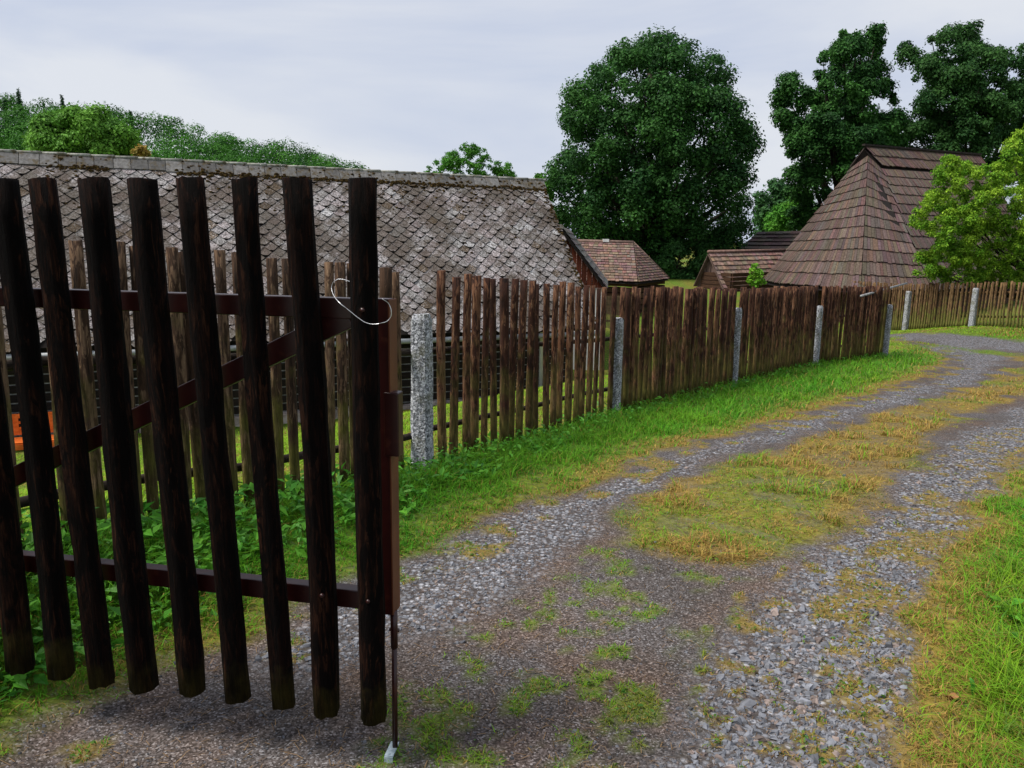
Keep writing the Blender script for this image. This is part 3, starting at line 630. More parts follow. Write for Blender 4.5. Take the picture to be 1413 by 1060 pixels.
# plate in the ground
q = gpt(541, 1044); ax = gpt(546, 1034) - gpt(536, 1056); ax[2] = 0; ax /= np.linalg.norm(ax); ay = np.array([-ax[1], ax[0], 0])
m_ = MB(); zz = np.array([0, 0, 1.]); c0 = q + zz * .024
for (u0, u1, v0, v1) in ((-.034, .016, -.013, .013), (.026, .034, -.013, .013), (.016, .026, -.013, -.005), (.016, .026, .005, .013)):
    m_.box(c0 + ax * (u0 + u1) / 2 + ay * (v0 + v1) / 2, ax, ay, zz, (u1 - u0) / 2, (v1 - v0) / 2, .003)
m_.box(c0 - ax * .0355 - zz * .012, ax, ay, zz, .0015, .013, .012)
m_.tube([c0 - ax * .026 + zz * .001, c0 - ax * .026 + zz * .0052], .003, 8, (0, 0, 0)); tag(m_.build('latch_plate', M['zinc'], None), 'small pale metal latch plate with a square hole in the ground below the gate rod', 'plate')

# ------------------------------------------------------------------ cottage with diamond slates
K = 1.25; azh = math.radians(65); U = np.array([math.sin(azh), math.cos(azh), 0]); Nh = np.array([U[1], -U[0], 0]); Zv = np.array([0, 0, 1.])
B0 = CP + (np.array([-3.65, 11.85, -1.3]) - CP) * K          # a point at the foot of the front wall
zE = CH + (.08 - CH) * K; wr = 2.05 * K; zR = CH + (2.78 - CH) * K
E0 = B0 + Nh * .35 * K; E0[2] = zE; R0_ = B0 - Nh * wr; R0_[2] = zR
sR = (hit(748, 252, R0_, Nh) - B0) @ U; sL = -9.0
hroot = empty('cottage', tuple(B0), 'low log cottage with a big lichened diamond slate roof behind the fence', 'house'); hb = np.array(hroot.location)
up_s = R0_ - E0; up_s = up_s - U * (up_s @ U); SL = np.linalg.norm(up_s); up_s /= SL; nr = np.cross(U, up_s); nr = nr if nr[2] > 0 else -nr
def rp(s, t, h=0): return E0 - U * ((E0 - B0) @ U) + U * s + up_s * t + nr * h - hb
m_ = MB(); m_.hexa([rp(sL, -.02, -.1), rp(sR, -.02, -.1), rp(sR, SL, -.1), rp(sL, SL, -.1)], [rp(sL, -.02, 0), rp(sR, -.02, 0), rp(sR, SL, 0), rp(sL, SL, 0)])
# back slope
bk = R0_ - Nh * wr; 
def rb(s, t, h=0): return R0_ - U * ((R0_ - B0) @ U) + U * s + (-Nh * wr * t + Zv * (zE - zR) * t) + Zv * h - hb
m_.hexa([rb(sL, 0, -.12), rb(sR, 0, -.12), rb(sR, 1.1, -.12), rb(sL, 1.1, -.12)], [rb(sL, 0, -.01), rb(sR, 0, -.01), rb(sR, 1.1, -.01), rb(sL, 1.1, -.01)])
m_.build('roof_deck', M['under'], hroot)
m_ = MB(); A = .14; nrow = int(SL / A) + 1
for j in range(-1, nrow):
    t = j * A
    for i in range(int((sR - sL) / (2 * A)) + 2):
        s = sL + 2 * A * i + (A if j % 2 else 0) + .01 * math.sin(i * 3 + j)
        if s > sR + .02 or t + A > SL + .1: continue
        jt = lambda q: random.uniform(-q, q); f = .965 + jt(.05); e = A * f; ro = random.gauss(0, .07)
        lift = .02 + abs(random.gauss(0, .008)); chip = random.random(); cs, sn = math.cos(ro), math.sin(ro)
        smax = sR + .02 - s
        P2 = [(0, A + e * 1.05, .004), (-e, A, .012 + jt(.003)), (-e * .18, A - e * (.86), lift), (e * .18, A - e * (.86), lift), (e, A, .012 + jt(.003))]
        if chip < .4: P2[2] = (-e * .4, A - e * .62, lift); P2[3] = (e * .3, A - e * .7, lift)
        if chip > .93: P2[3] = (e * .55, A - e * .45, lift)
        P2 = [(min(a * cs - (b - A) * sn, smax), (b - A) * cs + a * sn + A, c + .004) for a, b, c in P2]
        if min(t + b for a, b, c in P2) < -.12: continue
        P2 = [(a, min(max(b, -.10 - t), SL + .03 - t), c) for a, b, c in P2]
        top = [rp(s + a, t + b, c) for a, b, c in P2]; bot = [rp(s + a, t + b, c - .012) for a, b, c in P2]
        g = random.uniform(.17, .27); w_ = random.uniform(-.008, .014); col = (g + .022 + w_, g - w_ * .3 + .004, g + .004)
        if random.random() < .03: col = (.36, .355, .36)
        if random.random() < .05: col = (.12, .09, .065)
        m_.add(top + bot, [(0, 1, 2, 3, 4), (1, 6, 7, 2), (2, 7, 8, 3), (3, 8, 9, 4)], col)
m_.build('slates', M['slate'], hroot)
# ridge course: flat plates and round caps
m_ = MB(); s = sL
while s < sR:
    L = random.uniform(.30, .36); e = min(s + L, sR + .03); g = random.uniform(.09, .17); h = .03 + random.uniform(0, .012); lo = random.uniform(-.02, .02)
    m_.hexa([rp(s + .006, SL - .30 + lo, h - .015), rp(e - .006, SL - .30 + lo, h - .015), rp(e - .006, SL + .02, h), rp(s + .006, SL + .02, h)],
            [rp(s + .006, SL - .30 + lo, h), rp(e - .006, SL - .30 + lo, h), rp(e - .006, SL + .02, h + .018), rp(s + .006, SL + .02, h + .018)], (g, g * .97, g * .95)); s = e
m_.build('ridge_plates', M['cap'], hroot)
m_ = MB(); s = sL
while s < sR:
    L = .42; e = min(s + L, sR + .06); pts = [rp(s, SL + .01, .038), rp(e + .03, SL + .01, .048)]; g = random.uniform(.24, .40)
    g *= .8; m_.tube(pts, [.030, .037], 8, (g, g, g * .9)); s += L
m_.build('ridge_cap', M['cap'], hroot, True)
# moss clumps
m_ = MB()
def clump(c, r, nrm=nr):
    n = 7; vs = [c + nrm * r * random.uniform(.35, .8)]
    a0 = random.random() * 6
    for rg, hh in ((.55, .4), (1., -.1)):
        for k in range(n):
            a = a0 + 2 * math.pi * k / n; q = r * rg * random.uniform(.6, 1.25); vs.append(c + U * math.cos(a) * q + up_s * math.sin(a) * q * .7 + nrm * r * hh * random.uniform(.5, 1.2))
    fs = [(0, 1 + k, 1 + (k + 1) % n) for k in range(n)] + [(1 + k, 1 + n + k, 1 + n + (k + 1) % n, 1 + (k + 1) % n) for k in range(n)]; m_.add(vs, fs)
for i in range(1500):
    u = random.random(); s = sL + (sR - sL) * random.random()
    if vnoise(s, 0, .9, 3) < .38: continue
    if u < .5: t = SL - .31 + random.gauss(0, .03)
    elif u < .68: t = SL - abs(random.gauss(0, .10)) - .02
    else: t = SL - .3 - abs(random.gauss(0, .7)) * .9
    t = max(t, .1); clump(rp(s, t, .03 if t > SL - .3 else .018), random.uniform(.02, .06) * (1.2 if u < .68 else .8))
for i in range(160): t = random.random() * SL; clump(rp(sR - abs(random.gauss(0, .08)), t, .02), random.uniform(.02, .05))
m_.build('moss', M['moss'], hroot)
# walls
zB = B0[2]; Ht = zE + .12 - zB; sW = sR - .55
m_ = MB(); mc = MB(); nl = 10; lh = (Ht - .22) / nl
for i in range(nl):
    z = zB + .22 + lh * i; a = B0 + U * sL; b = B0 + U * sW
    m_.beam(a + Zv * (z - zB + lh / 2) - Nh * .09 - hb, b + Zv * (z - zB + lh / 2) - Nh * .09 - hb + U * random.uniform(0, .12), .18, lh * .84, (random.uniform(.7, 1.2),) * 3)
    x_ = 0
    mc.beam(a + Zv * (z - zB) - Nh * .045 - hb, b + Zv * (z - zB) - Nh * .045 - hb, .05, lh * .17)
m_.build('log_wall', M['log'], hroot); mc.build('chinking', M['chink'], hroot)
m_ = MB()   # gable and rear walls
for s in (sL, sW):
    a = B0 + U * s - hb; b = a - Nh * 2 * wr
    apex = (a + b) / 2 + Zv * (zR - zB - .25); w1 = U * .16
    m_.add([a, b, b + Zv * Ht, apex, a + Zv * Ht, a - w1, b - w1, b + Zv * Ht - w1, apex - w1, a + Zv * Ht - w1], [(0, 1, 2, 3, 4), (9, 8, 7, 6, 5), (0, 5, 6, 1)])
a = B0 + U * sL - Nh * 2 * wr - hb; b = B0 + U * sW - Nh * 2 * wr - hb; m_.beam(a + Zv * Ht / 2, b + Zv * Ht / 2, .16, Ht); m_.build('wall', M['brownlog'], hroot)
m_ = MB(); s = sL
while s < sW:
    L = random.uniform(.25, .6); e = min(s + L, sW); m_.box(B0 + U * (s + e) / 2 + Nh * .05 + Zv * .02 - hb, U, Nh, Zv, (e - s) / 2 - .01, .12 + random.uniform(-.02, .02), .18 + random.uniform(-.03, .02)); s = e
o = m_.build('stone_footing', M['stone_base'], hroot); bv = o.modifiers.new('b', 'BEVEL'); bv.width = .03; bv.segments = 2
# gutter and downpipe
m_ = MB(); m_.tube([rp(sL, -.12, -.09), rp(sR + .02, -.12, -.09)], .055, 10); m_.build('gutter', M['gutter'], hroot, True)
qd = (hit(751, 530, B0 + Nh * .3, Nh) - B0) @ U
m_ = MB(); base = B0 + U * min(qd, sW - .1) + Nh * .12 - hb; m_.tube([base + Zv * .05, base + Zv * (Ht - .25), base + Zv * (Ht - .1) + Nh * .3], .045, 10); m_.build('downpipe', M['white'], hroot, True)
# beam under the eave
m_ = MB(); m_.beam(B0 + U * sL + Zv * (Ht + .02) + Nh * .12 - hb, B0 + U * sR + Zv * (Ht + .02) + Nh * .12 - hb, .14, .14); m_.build('eave_beam', M['log'], hroot)

# bench in front of the cottage
bq = hit(38, 600, B0 + Nh * .55, Nh); sb = (bq - B0) @ U; gzb = float(gz(*(B0 + U * sb + Nh * .7)[:2])); bl = B0 + U * sb + Nh * .55; bl[2] = gzb
broot = empty('garden_bench', tuple(bl), 'orange wooden garden bench with pierced backrest by the cottage wall', 'bench')
def bp(s, f, z): return U * s + Nh * f + Zv * z
m_ = MB(); zt = hit(38, 571, B0 + Nh * .55, Nh)[2] - gzb; zs = zt - .40; HW = .95
m_.box(bp(0, 0, zt - .03), U, Nh, Zv, HW, .015, .035); m_.box(bp(0, 0, zs + .09), U, Nh, Zv, HW, .013, .04)
k = -HW + .05
while k < HW: m_.box(bp(k, 0, (zs + zt) / 2 + .03), U, Nh, Zv, .04, .012, (zt - zs) / 2 - .08); k += .125
for zz in (zt - .14, zt - .24): m_.box(bp(0, 0, zz), U, Nh, Zv, HW, .009, .022)
m_.build('backrest', M['bench'], broot)
m_ = MB()
for i in range(5): m_.box(bp(0, .06 + i * .085, zs), U, Nh, Zv, HW, .035, .014)
m_.box(bp(0, .44, zs - .06), U, Nh, Zv, HW, .012, .045); m_.build('seat', M['bench'], broot)
for s in (-HW + .06, HW - .06):
    for f, hh in ((0, zt), (.42, zs - .02)):
        m_ = MB(); m_.box(bp(s, f, (hh - .05) / 2 - .02), U, Nh, Zv, .03, .03, (hh - .05) / 2 + .03); m_.build('leg', M['bench'], broot)

# ------------------------------------------------------------------ roofs of the other buildings
def courses(m_, TL, TR, BR, BL, rows, bw, th, lift, tones, gap=.005, jit=.01, out=None):
    """overlapping courses of boards or tiles on the quad; bilinear, so hips and fans taper"""
    TL, TR, BR, BL = [np.array(p, float) for p in (TL, TR, BR, BL)]
    nrm = np.cross(BR - BL, TL + (TR - TL) * .5 - (BL + BR) * .5); nrm /= np.linalg.norm(nrm)
    if out is None: out = Zv
    if nrm @ out < 0: nrm = -nrm
    def q(u, v): return (TL * (1 - u) + TR * u) * (1 - v) + (BL * (1 - u) + BR * u) * v
    for j in range(rows):
        v0 = j / rows - (.12 / rows if j else 0); v1 = (j + 1) / rows; wl = np.linalg.norm(q(1, v1) - q(0, v1)); n = max(1, int(wl / bw)); cuts = np.linspace(0, 1, n + 1)
        cuts[1:-1] += rng.uniform(-.3, .3, n - 1) / n
        tone = random.uniform(.9, 1.1)
        for i in range(n):
            g = gap / wl; u0, u1 = cuts[i] + g, cuts[i + 1] - g; e = v1 + random.uniform(-jit, jit) / rows * 4; l2 = lift * random.uniform(.8, 1.25)
            a, b, c, d = q(u0, v0), q(u1, v0), q(u1, e), q(u0, e); t = random.choice(tones); t = tuple(x * tone * random.uniform(.85, 1.15) for x in t)
            m_.add([a + nrm * .004, b + nrm * .004, c + nrm * l2, d + nrm * l2, c + nrm * (l2 - th), d + nrm * (l2 - th)], [(0, 1, 2, 3), (3, 2, 4, 5)], t)
def slab(m_, P, th=.1):
    P = [np.array(p, float) for p in P]; n = len(P); m_.add(P + [p - Zv * th for p in P], [tuple(range(n)), tuple(range(2 * n - 1, n - 1, -1))] + [(i, i + n, (i + 1) % n + n, (i + 1) % n) for i in range(n)])
BT = [(1, 1, 1), (.92, .91, .91), (1.08, 1.07, 1.06), (.82, .80, .80), (1.2, 1.19, 1.18)]
# barn
A_ = atY(1193, 203, 40.); zR2 = A_[2]; Rr = atZ(1352, 216, zR2); TRp = atY(1216, 231, 39.3); TLp = atY(1177, 229, 40.4); TMp = atY(1198, 214, 40.0)
zEv = .1; P1 = atZ(1053, 387, zEv); P2_ = atZ(1077, 392.5, zEv); P3 = atZ(1188, 400.3, zEv); P4 = atZ(1286, 403, zEv); P5 = atZ(1450, 388, zEv)
rt = .17; Rm = Rr + (P5 - Rr) * rt; TRi = TRp - Zv * .05
br_ = empty('barn', (float(P3[0] + 3), float(P3[1] + 6), -.9), 'large barn under a steep brown shingled roof behind the far fence', 'barn'); bb = np.array(br_.location)
rel = lambda *p: [np.array(x) - bb for x in p]
P0b = P1 + (Rr - A_) * .6 + np.array([-1., 3, 0]); P6 = P5 + np.array([2., 6, 0])
m_ = MB()
courses(m_, *rel(TLp, TLp + .02 * XA, P2_, P1), 13, .12, .03, .06, BT)
courses(m_, *rel(TLp + .02 * XA, TMp, P3, P2_), 13, .12, .03, .06, BT); courses(m_, *rel(TMp, TRi, P4, P3), 13, .12, .03, .06, BT)
courses(m_, *rel(TRi, Rm, P5, P4), 11, .13, .03, .06, BT)
courses(m_, *rel(A_ + Zv * .05, Rr + Zv * .05, Rm + Zv * .07, TRp + Zv * .06), 2, .13, .04, .07, BT)
courses(m_, *rel(Rr, Rr + XA * .1, P6, P5), 14, .24, .03, .06, BT)
m_.build('roof', M['shingle'], br_)
m_ = MB()
sh = [p - Zv * .12 for p in rel(A_, Rr, P5, P4, P3, P2_, P1, P0b, P6, TLp, TMp, TRi)]
a0, r0, p5, p4, p3, p2, p1, p0, p6, tl, tm, tr = sh
m_.add([a0, r0, p5, p4, p3, p2, p1, p0, p6, tl, tm, tr], [(11, 1, 2, 3), (10, 11, 3, 4), (9, 10, 4, 5), (9, 5, 6), (1, 0, 9, 6, 7), (1, 7, 8), (1, 8, 2), (9, 0, 10), (10, 0, 11), (0, 1, 11)]); m_.build('roof_deck', M['under'], br_)
m_ = MB(); slab(m_, rel(A_ + Zv * .02, TLp + Zv * .0 - XA * .15, TLp + (Rr - A_) * .95, Rr), .08); m_.build('rear_slope', M['oldshingle'], br_)
m_ = MB(); m_.beam(*rel(A_ + Zv * .1 - (Rr - A_) * .01, Rr + Zv * .1), .2, .09, (.5, .5, .5)); m_.build('ridge_board', M['oldshingle'], br_)
m_ = MB(); cen = (P1 + P2_ + P3 + P4 + P5 + P6 + P0b) / 7; ring = [p + (cen - p) * .1 for p in (P0b, P1, P2_, P3, P4, P5, P6)]
for a, b in zip(ring, ring[1:] + ring[:1]):
    n_l = 6
    for i in range(n_l): z0 = -1.3 + i * .24; m_.beam(np.array([a[0], a[1], z0 + .12]) - bb, np.array([b[0], b[1], z0 + .12]) - bb, .2, .22, (random.uniform(.8, 1.2),) * 3)
m_.build('log_wall', M['brownlog'], br_)
# hut with hipped tile roof
Dh = 30.; ha = atY(790, 333, 32.3); hb_ = atY(874, 335.5, 31.8); zE3 = atY(880, 389, 29.3)[2]; h1 = atZ(772, 389, zE3 ); h1 = atY(785, 383, 30.2); h1[2] = zE3; h2 = atY(880, 389.5, 29.3); h3 = atY(923, 384.5, 32.2); h3[2] = zE3 + .02
h4 = h3 + (ha - hb_) * .2 + np.array([-1.2, 2.6, 0]); h5 = h4 + (h1 - h2) * 1.0
hr = empty('log_hut', (float(h2[0]) - 1, float(h2[1]) + 2, -1.2), 'small log hut with a hipped red brown tile roof under the oak', 'hut'); bb = np.array(hr.location)
TT = [(1, 1, 1), (.9, .88, .88), (1.1, 1.09, 1.08), (.8, .78, .78), (1.18, 1.16, 1.14)]
m_ = MB(); courses(m_, *rel(ha, hb_, h2, h1), 15, .17, .025, .035, TT, jit=.02); courses(m_, *rel(hb_, hb_ + XA * .03, h3, h2), 15, .17, .025, .035, TT, jit=.02); m_.build('roof', M['tile'], hr)
m_ = MB(); q_ = [p - Zv * .08 for p in rel(ha, hb_, h2, h1, h3, h4, h5)]; m_.add(q_, [(0, 1, 2, 3), (1, 4, 2), (1, 5, 4), (0, 6, 5, 1), (0, 3, 6)]); m_.build('roof_deck', M['under'], hr)
m_ = MB(); m_.tube([p + Zv * .02 for p in rel(ha, hb_)], .07, 8, (1.1, 1.1, 1.1)); m_.tube([p + Zv * .03 for p in rel(hb_, h3)], .04, 8, (1, 1, 1)); m_.build('ridge_tiles', M['tile'], hr, True)
m_ = MB(); m_.box(rel(ha + (hb_ - ha) * .55 + Zv * .07)[0], XA, (0, 1, 0), Zv, .12, .1, .06); m_.build('ridge_stone', M['white'], hr)
m_ = MB(); cen = (h1 + h2 + h3 + h4 + h5) / 5; ring = [p + (cen - p) * .13 for p in (h1, h2, h3, h4, h5)]
for a, b in zip(ring, ring[1:] + ring[:1]):
    d = (b - a) / np.linalg.norm(b - a) * .15
    for i in range(8): z0 = -1.7 + i * .235; m_.beam(np.array([a[0], a[1], z0 + .12]) - d - bb, np.array([b[0], b[1], z0 + .12]) + d - bb, .16, .19, (random.uniform(.7, 1.4),) * 3)
m_.build('log_wall', M['brownlog'], hr)
# lath wicket beside the hut
lw = atY(834, 408, 26.); lw2 = atY(872, 410, 26.5); lr = empty('lath_fence', (float(lw[0]), float(lw[1]), float(lw[2]) - 1.1), 'short tan lath fence in the yard below the hut', 'fence'); bb = np.array(lr.location)
m_ = MB(); n = 22
for i in range(n): p = lw + (lw2 - lw) * i / (n - 1) - bb; m_.box(p - Zv * .55, XA, (0, 1, 0), Zv, .014, .01, .55 + random.uniform(-.02, .02), (random.uniform(.8, 1.2),) * 3)
m_.build('laths', M['lath'], lr)
for z in (.25, .85):
    m_ = MB(); m_.beam(lw - bb - Zv * (1.1 - z) + np.array([0, .04, 0]), lw2 - bb - Zv * (1.1 - z) + np.array([0, .04, 0]), .03, .07); m_.build('rail', M['lath'], lr)
# outbuilding with russet gable
Dg = 22.; ap = atY(774, 313, Dg); ft = atY(838, 398, Dg - .15); hw = ft[0] - ap[0]; zf = ft[2]; yd = np.array([.12, 1, 0]); yd /= np.linalg.norm(yd); xd = np.array([yd[1], -yd[0], 0])
orr = empty('outbuilding', (float(ap[0]), Dg + .5, -2.2), 'outbuilding with russet boarded gable and white wall beside the slate roof', 'building'); bb = np.array(orr.location)
A0 = ap - bb; rise = ap[2] - zf
m_ = MB()
for sg in (1, -1):
    e = A0 + xd * sg * hw - Zv * rise; sd = xd * sg * .04
    m_.hexa([A0 - Zv * .12, e - Zv * .12, e - Zv * .12 + yd * 5, A0 - Zv * .12 + yd * 5], [A0, e, e + yd * 5, A0 + yd * 5])
m_.build('roof_deck', M['under'], orr)
m_ = MB(); courses(m_, A0 + Zv * .01, A0 + yd * 5 + Zv * .01, A0 + xd * hw - Zv * rise + yd * 5, A0 + xd * hw - Zv * rise, 10, .25, .02, .03, [(.16, .15, .15), (.2, .19, .19)]); m_.build('roof', M['cap'], orr)
m_ = MB(); rc = .16; n = 16; Wd = hw - .12
for i in range(n):
    u0, u1 = -1 + 2 * i / n, -1 + 2 * (i + 1) / n; f = lambda u: -.125 - (rise / hw) * abs(u) * Wd
    zb_ = -rise - .0; a = A0 + yd * rc + xd * u0 * Wd; b = A0 + yd * rc + xd * (u1 * Wd - .008); o_ = -yd * (.012 if i % 2 else 0)
    m_.add([a + o_ + Zv * zb_, b + o_ + Zv * zb_, b + o_ + Zv * f(u1), a + o_ + Zv * f(u0)], [(0, 1, 2, 3)], (random.uniform(.7, 1.3),) * 3)
m_.build('gable_boards', M['rust_board'], orr)
m_ = MB(); m_.tube([A0 - yd * .02, A0 + yd * .3], .07, 8, (.3, .29, .27)); m_.build('ridge_cap', M['cap'], orr)
m_ = MB(); wz = -rise + .0; c0 = A0 + yd * (rc + 2.3); m_.hexa([c0 - xd * Wd - yd * 2.28 - Zv * (rise + 3.), c0 + xd * Wd - yd * 2.28 - Zv * (rise + 3.), c0 + xd * Wd + yd * 2.2 - Zv * (rise + 3.), c0 - xd * Wd + yd * 2.2 - Zv * (rise + 3.)],
    [c0 - xd * Wd - yd * 2.28 - Zv * (rise + .005), c0 + xd * Wd - yd * 2.28 - Zv * (rise + .005), c0 + xd * Wd + yd * 2.2 - Zv * (rise + .005), c0 - xd * Wd + yd * 2.2 - Zv * (rise + .005)]); m_.build('wall', M['white'], orr)
# shed with red tiles
sa = atY(977, 348.5, 38.); sr_ = atY(1095, 346, 40.5); sf = atY(1003, 411, 36.8); sf2 = sf + (sr_ - sa); sl2 = atY(957, 392, 38.4); sl3 = sl2 + (sr_ - sa)
sroot = empty('tile_shed', (float(sa[0]), float(sa[1]), -.9), 'low shed with grey board gable and red tile roof left of the barn', 'shed'); bb = np.array(sroot.location)
m_ = MB(); courses(m_, *rel(sa, sr_, sf2, sf), 10, .22, .03, .05, [tuple(1.4 * q for q in t) for t in TT], jit=.015); m_.build('roof', M['tile'], sroot)
m_ = MB(); q_ = rel(sa, sr_, sf2, sf, sl2, sl3); q_ = [p - Zv * .05 for p in q_]; slab(m_, [q_[0], q_[1], q_[2], q_[3]], .07); slab(m_, [q_[0], q_[4], q_[5], q_[1]], .07); m_.build('roof_deck', M['grey_board'], sroot)
m_ = MB(); m_.tube(rel(sa + Zv * .03, sr_ + Zv * .03), .08, 8, (1.1, 1, 1)); m_.build('ridge_tiles', M['tile'], sroot, True)
m_ = MB(); dd = (sr_ - sa); dd /= np.linalg.norm(dd); sa2, sf_, sl_2 = sa + dd * .25 - Zv * .12, sf + dd * .25, sl2 + dd * .25; n = 12
for i in range(n):
    u0, u1 = i / n, (i + 1) / n
    def tp(u): return sl_2 + (sa2 - sl_2) * (u / .5) if u < .5 else sa2 + (sf_ - sa2) * ((u - .5) / .5)
    a, b = tp(u0), tp(u1 - .01); lo = sf_[2] + .12; o_ = -dd * (.02 if i % 2 else 0)
    m_.add(rel(a + o_, b + o_, np.array([b[0], b[1], min(lo, b[2])]) + o_, np.array([a[0], a[1], min(lo, a[2])]) + o_), [(0, 1, 2, 3)], (random.uniform(.8, 1.2),) * 3)
m_.build('gable_boards', M['grey_board'], sroot)
m_ = MB(); w_a = sl_2 + dd * .1 + (sf_ - sl_2) * .06; w_b = sf_ + dd * .1 - (sf_ - sl_2) * .06
for i in range(7): m_.beam(np.array([w_a[0], w_a[1], -1.0 + .2 * i]) - bb, np.array([w_b[0], w_b[1], -1.0 + .2 * i]) - bb, .15, .17, (.9, .9, .9)); m_.beam(np.array([w_b[0], w_b[1], -1.0 + .2 * i]) - bb, np.array([w_b[0], w_b[1], -1.0 + .2 * i]) - bb + dd * 6, .15, .17)
m_.build('log_wall', M['brownlog'], sroot)
# dark roof far behind
da = atY(1046, 320, 50.); db = atY(1140, 318, 50.); dc_ = atY(1130, 352, 47.); dd_ = atY(1015, 350, 47.)
droot = empty('dark_roofed_barn', (float(dd_[0] + 2), 49., -.5), 'distant barn with dark plank roof between oak and shingled barn', 'barn'); bb = np.array(droot.location)
m_ = MB(); courses(m_, *rel(da, db, dc_, dd_), 6, .5, .05, .09, BT); m_.build('roof', M['oldshingle'], droot)
m_ = MB(); back = np.array([0, 3., 0]); e1, e2, e3, e4 = [p - Zv * .12 for p in rel(da, db, dc_, dd_)]; f1, f2 = e4 + np.array([1.2, 6., 0]), e3 + np.array([0, 6., 0]); m_.add([e1, e2, e3, e4, f1, f2], [(0, 1, 2, 3), (0, 4, 5, 1), (0, 3, 4), (1, 5, 2)]); m_.build('roof_deck', M['under'], droot)
m_ = MB(); 
for a, b in ((e4, e3), (e4, f1)):
    a = a + (e2 + f1 - e4 - e4) * .03; b = b * 1.; 
    for i in range(7): m_.beam(np.array([a[0], a[1] + .3, -.3 + i * .22]), np.array([b[0], b[1] + .3, -.3 + i * .22]), .18, .2)
m_.build('log_wall', M['log'], droot)
# pale pole over the fence corner
m_ = MB(); a = atY(1226, 398, 15.6); b = atY(1251, 391, 17.2); m_.tube([a - (b - a) * 1.2, b], .022, 8); tag(m_.build('pole', M['chink'], None, True), 'thin pale pole sticking out above the fence corner', 'pole')

# ------------------------------------------------------------------ trees
def pip(x, y, P):
    c = False
    for i in range(len(P)):
        a, b = P[i], P[i - 1]
        if (a[1] > y) != (b[1] > y) and x < (b[0] - a[0]) * (y - a[1]) / (b[1] - a[1]) + a[0]: c = not c
    return c
def cloud(blobs, n, size, ca, cb, shell=.5, var=.35, parent=None, name='crown', up=.35, asp=.7, nrn=.42, tn=.25):
    c = np.array([b[0] for b in blobs]); r = np.array([b[1] for b in blobs]); p = r ** 2; p = p / p.sum()
    idx = rng.choice(len(blobs), n, p=p); d = rng.normal(size=(n, 3)); d /= np.linalg.norm(d, axis=1, keepdims=True)
    d[:, 2] = np.where((d[:, 2] < -.2) & (rng.random(n) < .5), -d[:, 2], d[:, 2])
    R = r[idx] * (shell + (1.06 - shell) * rng.random(n) ** .6) ; R = R * (1 + .22 * np.sin(d[:, 0] * 7 + idx) * np.sin(d[:, 1] * 6 + idx * 2) + .1 * np.sin(d[:, 2] * 13 + idx))
    P = c[idx] + d * R[:, None] * [1, 1, .85]
    N = d + rng.normal(0, nrn, (n, 3)) + [0, 0, up]
    bt = rng.random(len(blobs)); t = np.clip(bt[idx] + rng.normal(0, tn, n), 0, 1)[:, None]
    col = (np.array(ca) * (1 - t) + np.array(cb) * t) * np.exp(rng.normal(0, var * .6, n))[:, None]
    s = size * rng.uniform(.55, 1.45, n)
    o = leafcloud(P, N, s, col, asp, name, M['leaf'], None)
    if parent is not None:
        o.data.transform(Matrix.Translation(-Vector(parent.location))); o.parent = parent
    return o
def pxblobs(poly, D, thick, rpx, n, seed=0):
    rd = random.Random(seed); xs = [p[0] for p in poly]; ys = [p[1] for p in poly]; cx = (min(xs) + max(xs)) / 2; cy = (min(ys) + max(ys)) / 2; hx = (max(xs) - min(xs)) / 2; hy = (max(ys) - min(ys)) / 2
    out = []; tries = 0
    while len(out) < n and tries < 20000:
        tries += 1; x = rd.uniform(min(xs), max(xs)); y = rd.uniform(min(ys), max(ys)); rr = rd.uniform(*rpx)
        if not pip(x, y, poly) or not all(pip(x + rr * .62 * math.cos(a), y + rr * .62 * math.sin(a), poly) for a in np.arange(0, 6.28, 1.05)): continue
        e = max(0, 1 - ((x - cx) / hx) ** 2 - ((y - cy) / hy) ** 2) ** .5
        d = D + rd.choice([-1, -1, 1]) * thick * e * rd.uniform(.35, 1.); out.append((atY(x, y, d), rr * d / F))
    return out
def tree(name, label, cat, poly, D, thick, rpx, nb, nleaf, size, ca, cb, trunk=None, tr=.3, seed=0, group=None, gap=.5, limbs=14, extra=(), asp=.7, var=.35):
    bl = pxblobs(poly, D, thick, rpx, nb, seed) + [(atY(x, y, d), r * d / F) for x, y, r, d in extra]
    tx, tyb = trunk if trunk else ((min(p[0] for p in poly) + max(p[0] for p in poly)) / 2, None)
    b = atY(tx, 400, D); b[2] = float(gz(b[0], b[1])); root = empty(name, tuple(b), label, cat, group)
    cloud(bl, nleaf, size, ca, cb, gap, var, root, asp=asp)
    m_ = MB(); rd = random.Random(seed + 5); zc = np.mean([q[0][2] for q in bl]); top = max(q[0][2] for q in bl)
    c0 = np.array([0, 0, 0.]); pts = [c0 + np.array([0, 0, -.4])]; Hh = (top - b[2]) * .86
    cx = np.mean([q[0][0] for q in bl]) - b[0]; cyy = np.mean([q[0][1] for q in bl]) - b[1]
    for k in range(1, 8):
        t = k / 7; pts.append(np.array([cx * t ** 1.5 + rd.uniform(-1, 1) * tr * .6, cyy * t + rd.uniform(-1, 1) * tr * .6, Hh * t]))
    m_.tube(pts, [tr * 1.5] + [tr * (1.1 - .95 * k / 7) for k in range(1, 8)], 9, wob=.12)
    for q, r in rd.sample(bl, min(limbs, len(bl))):
        e = q - b; t = rd.uniform(.25, .75) * min(1, max(.25, e[2] / Hh)); i = int(t * 7); s = pts[max(1, min(i, 6))]
        mid = (s + e) / 2 + np.array([0, 0, -.05 * np.linalg.norm(e - s)]); R = tr * .42 * (1.1 - t)
        m_.tube([s, mid, e], [R, R * .6, R * .15], 6, wob=.1)
    o = m_.build('trunk', M['bark'], root, True)
    return root
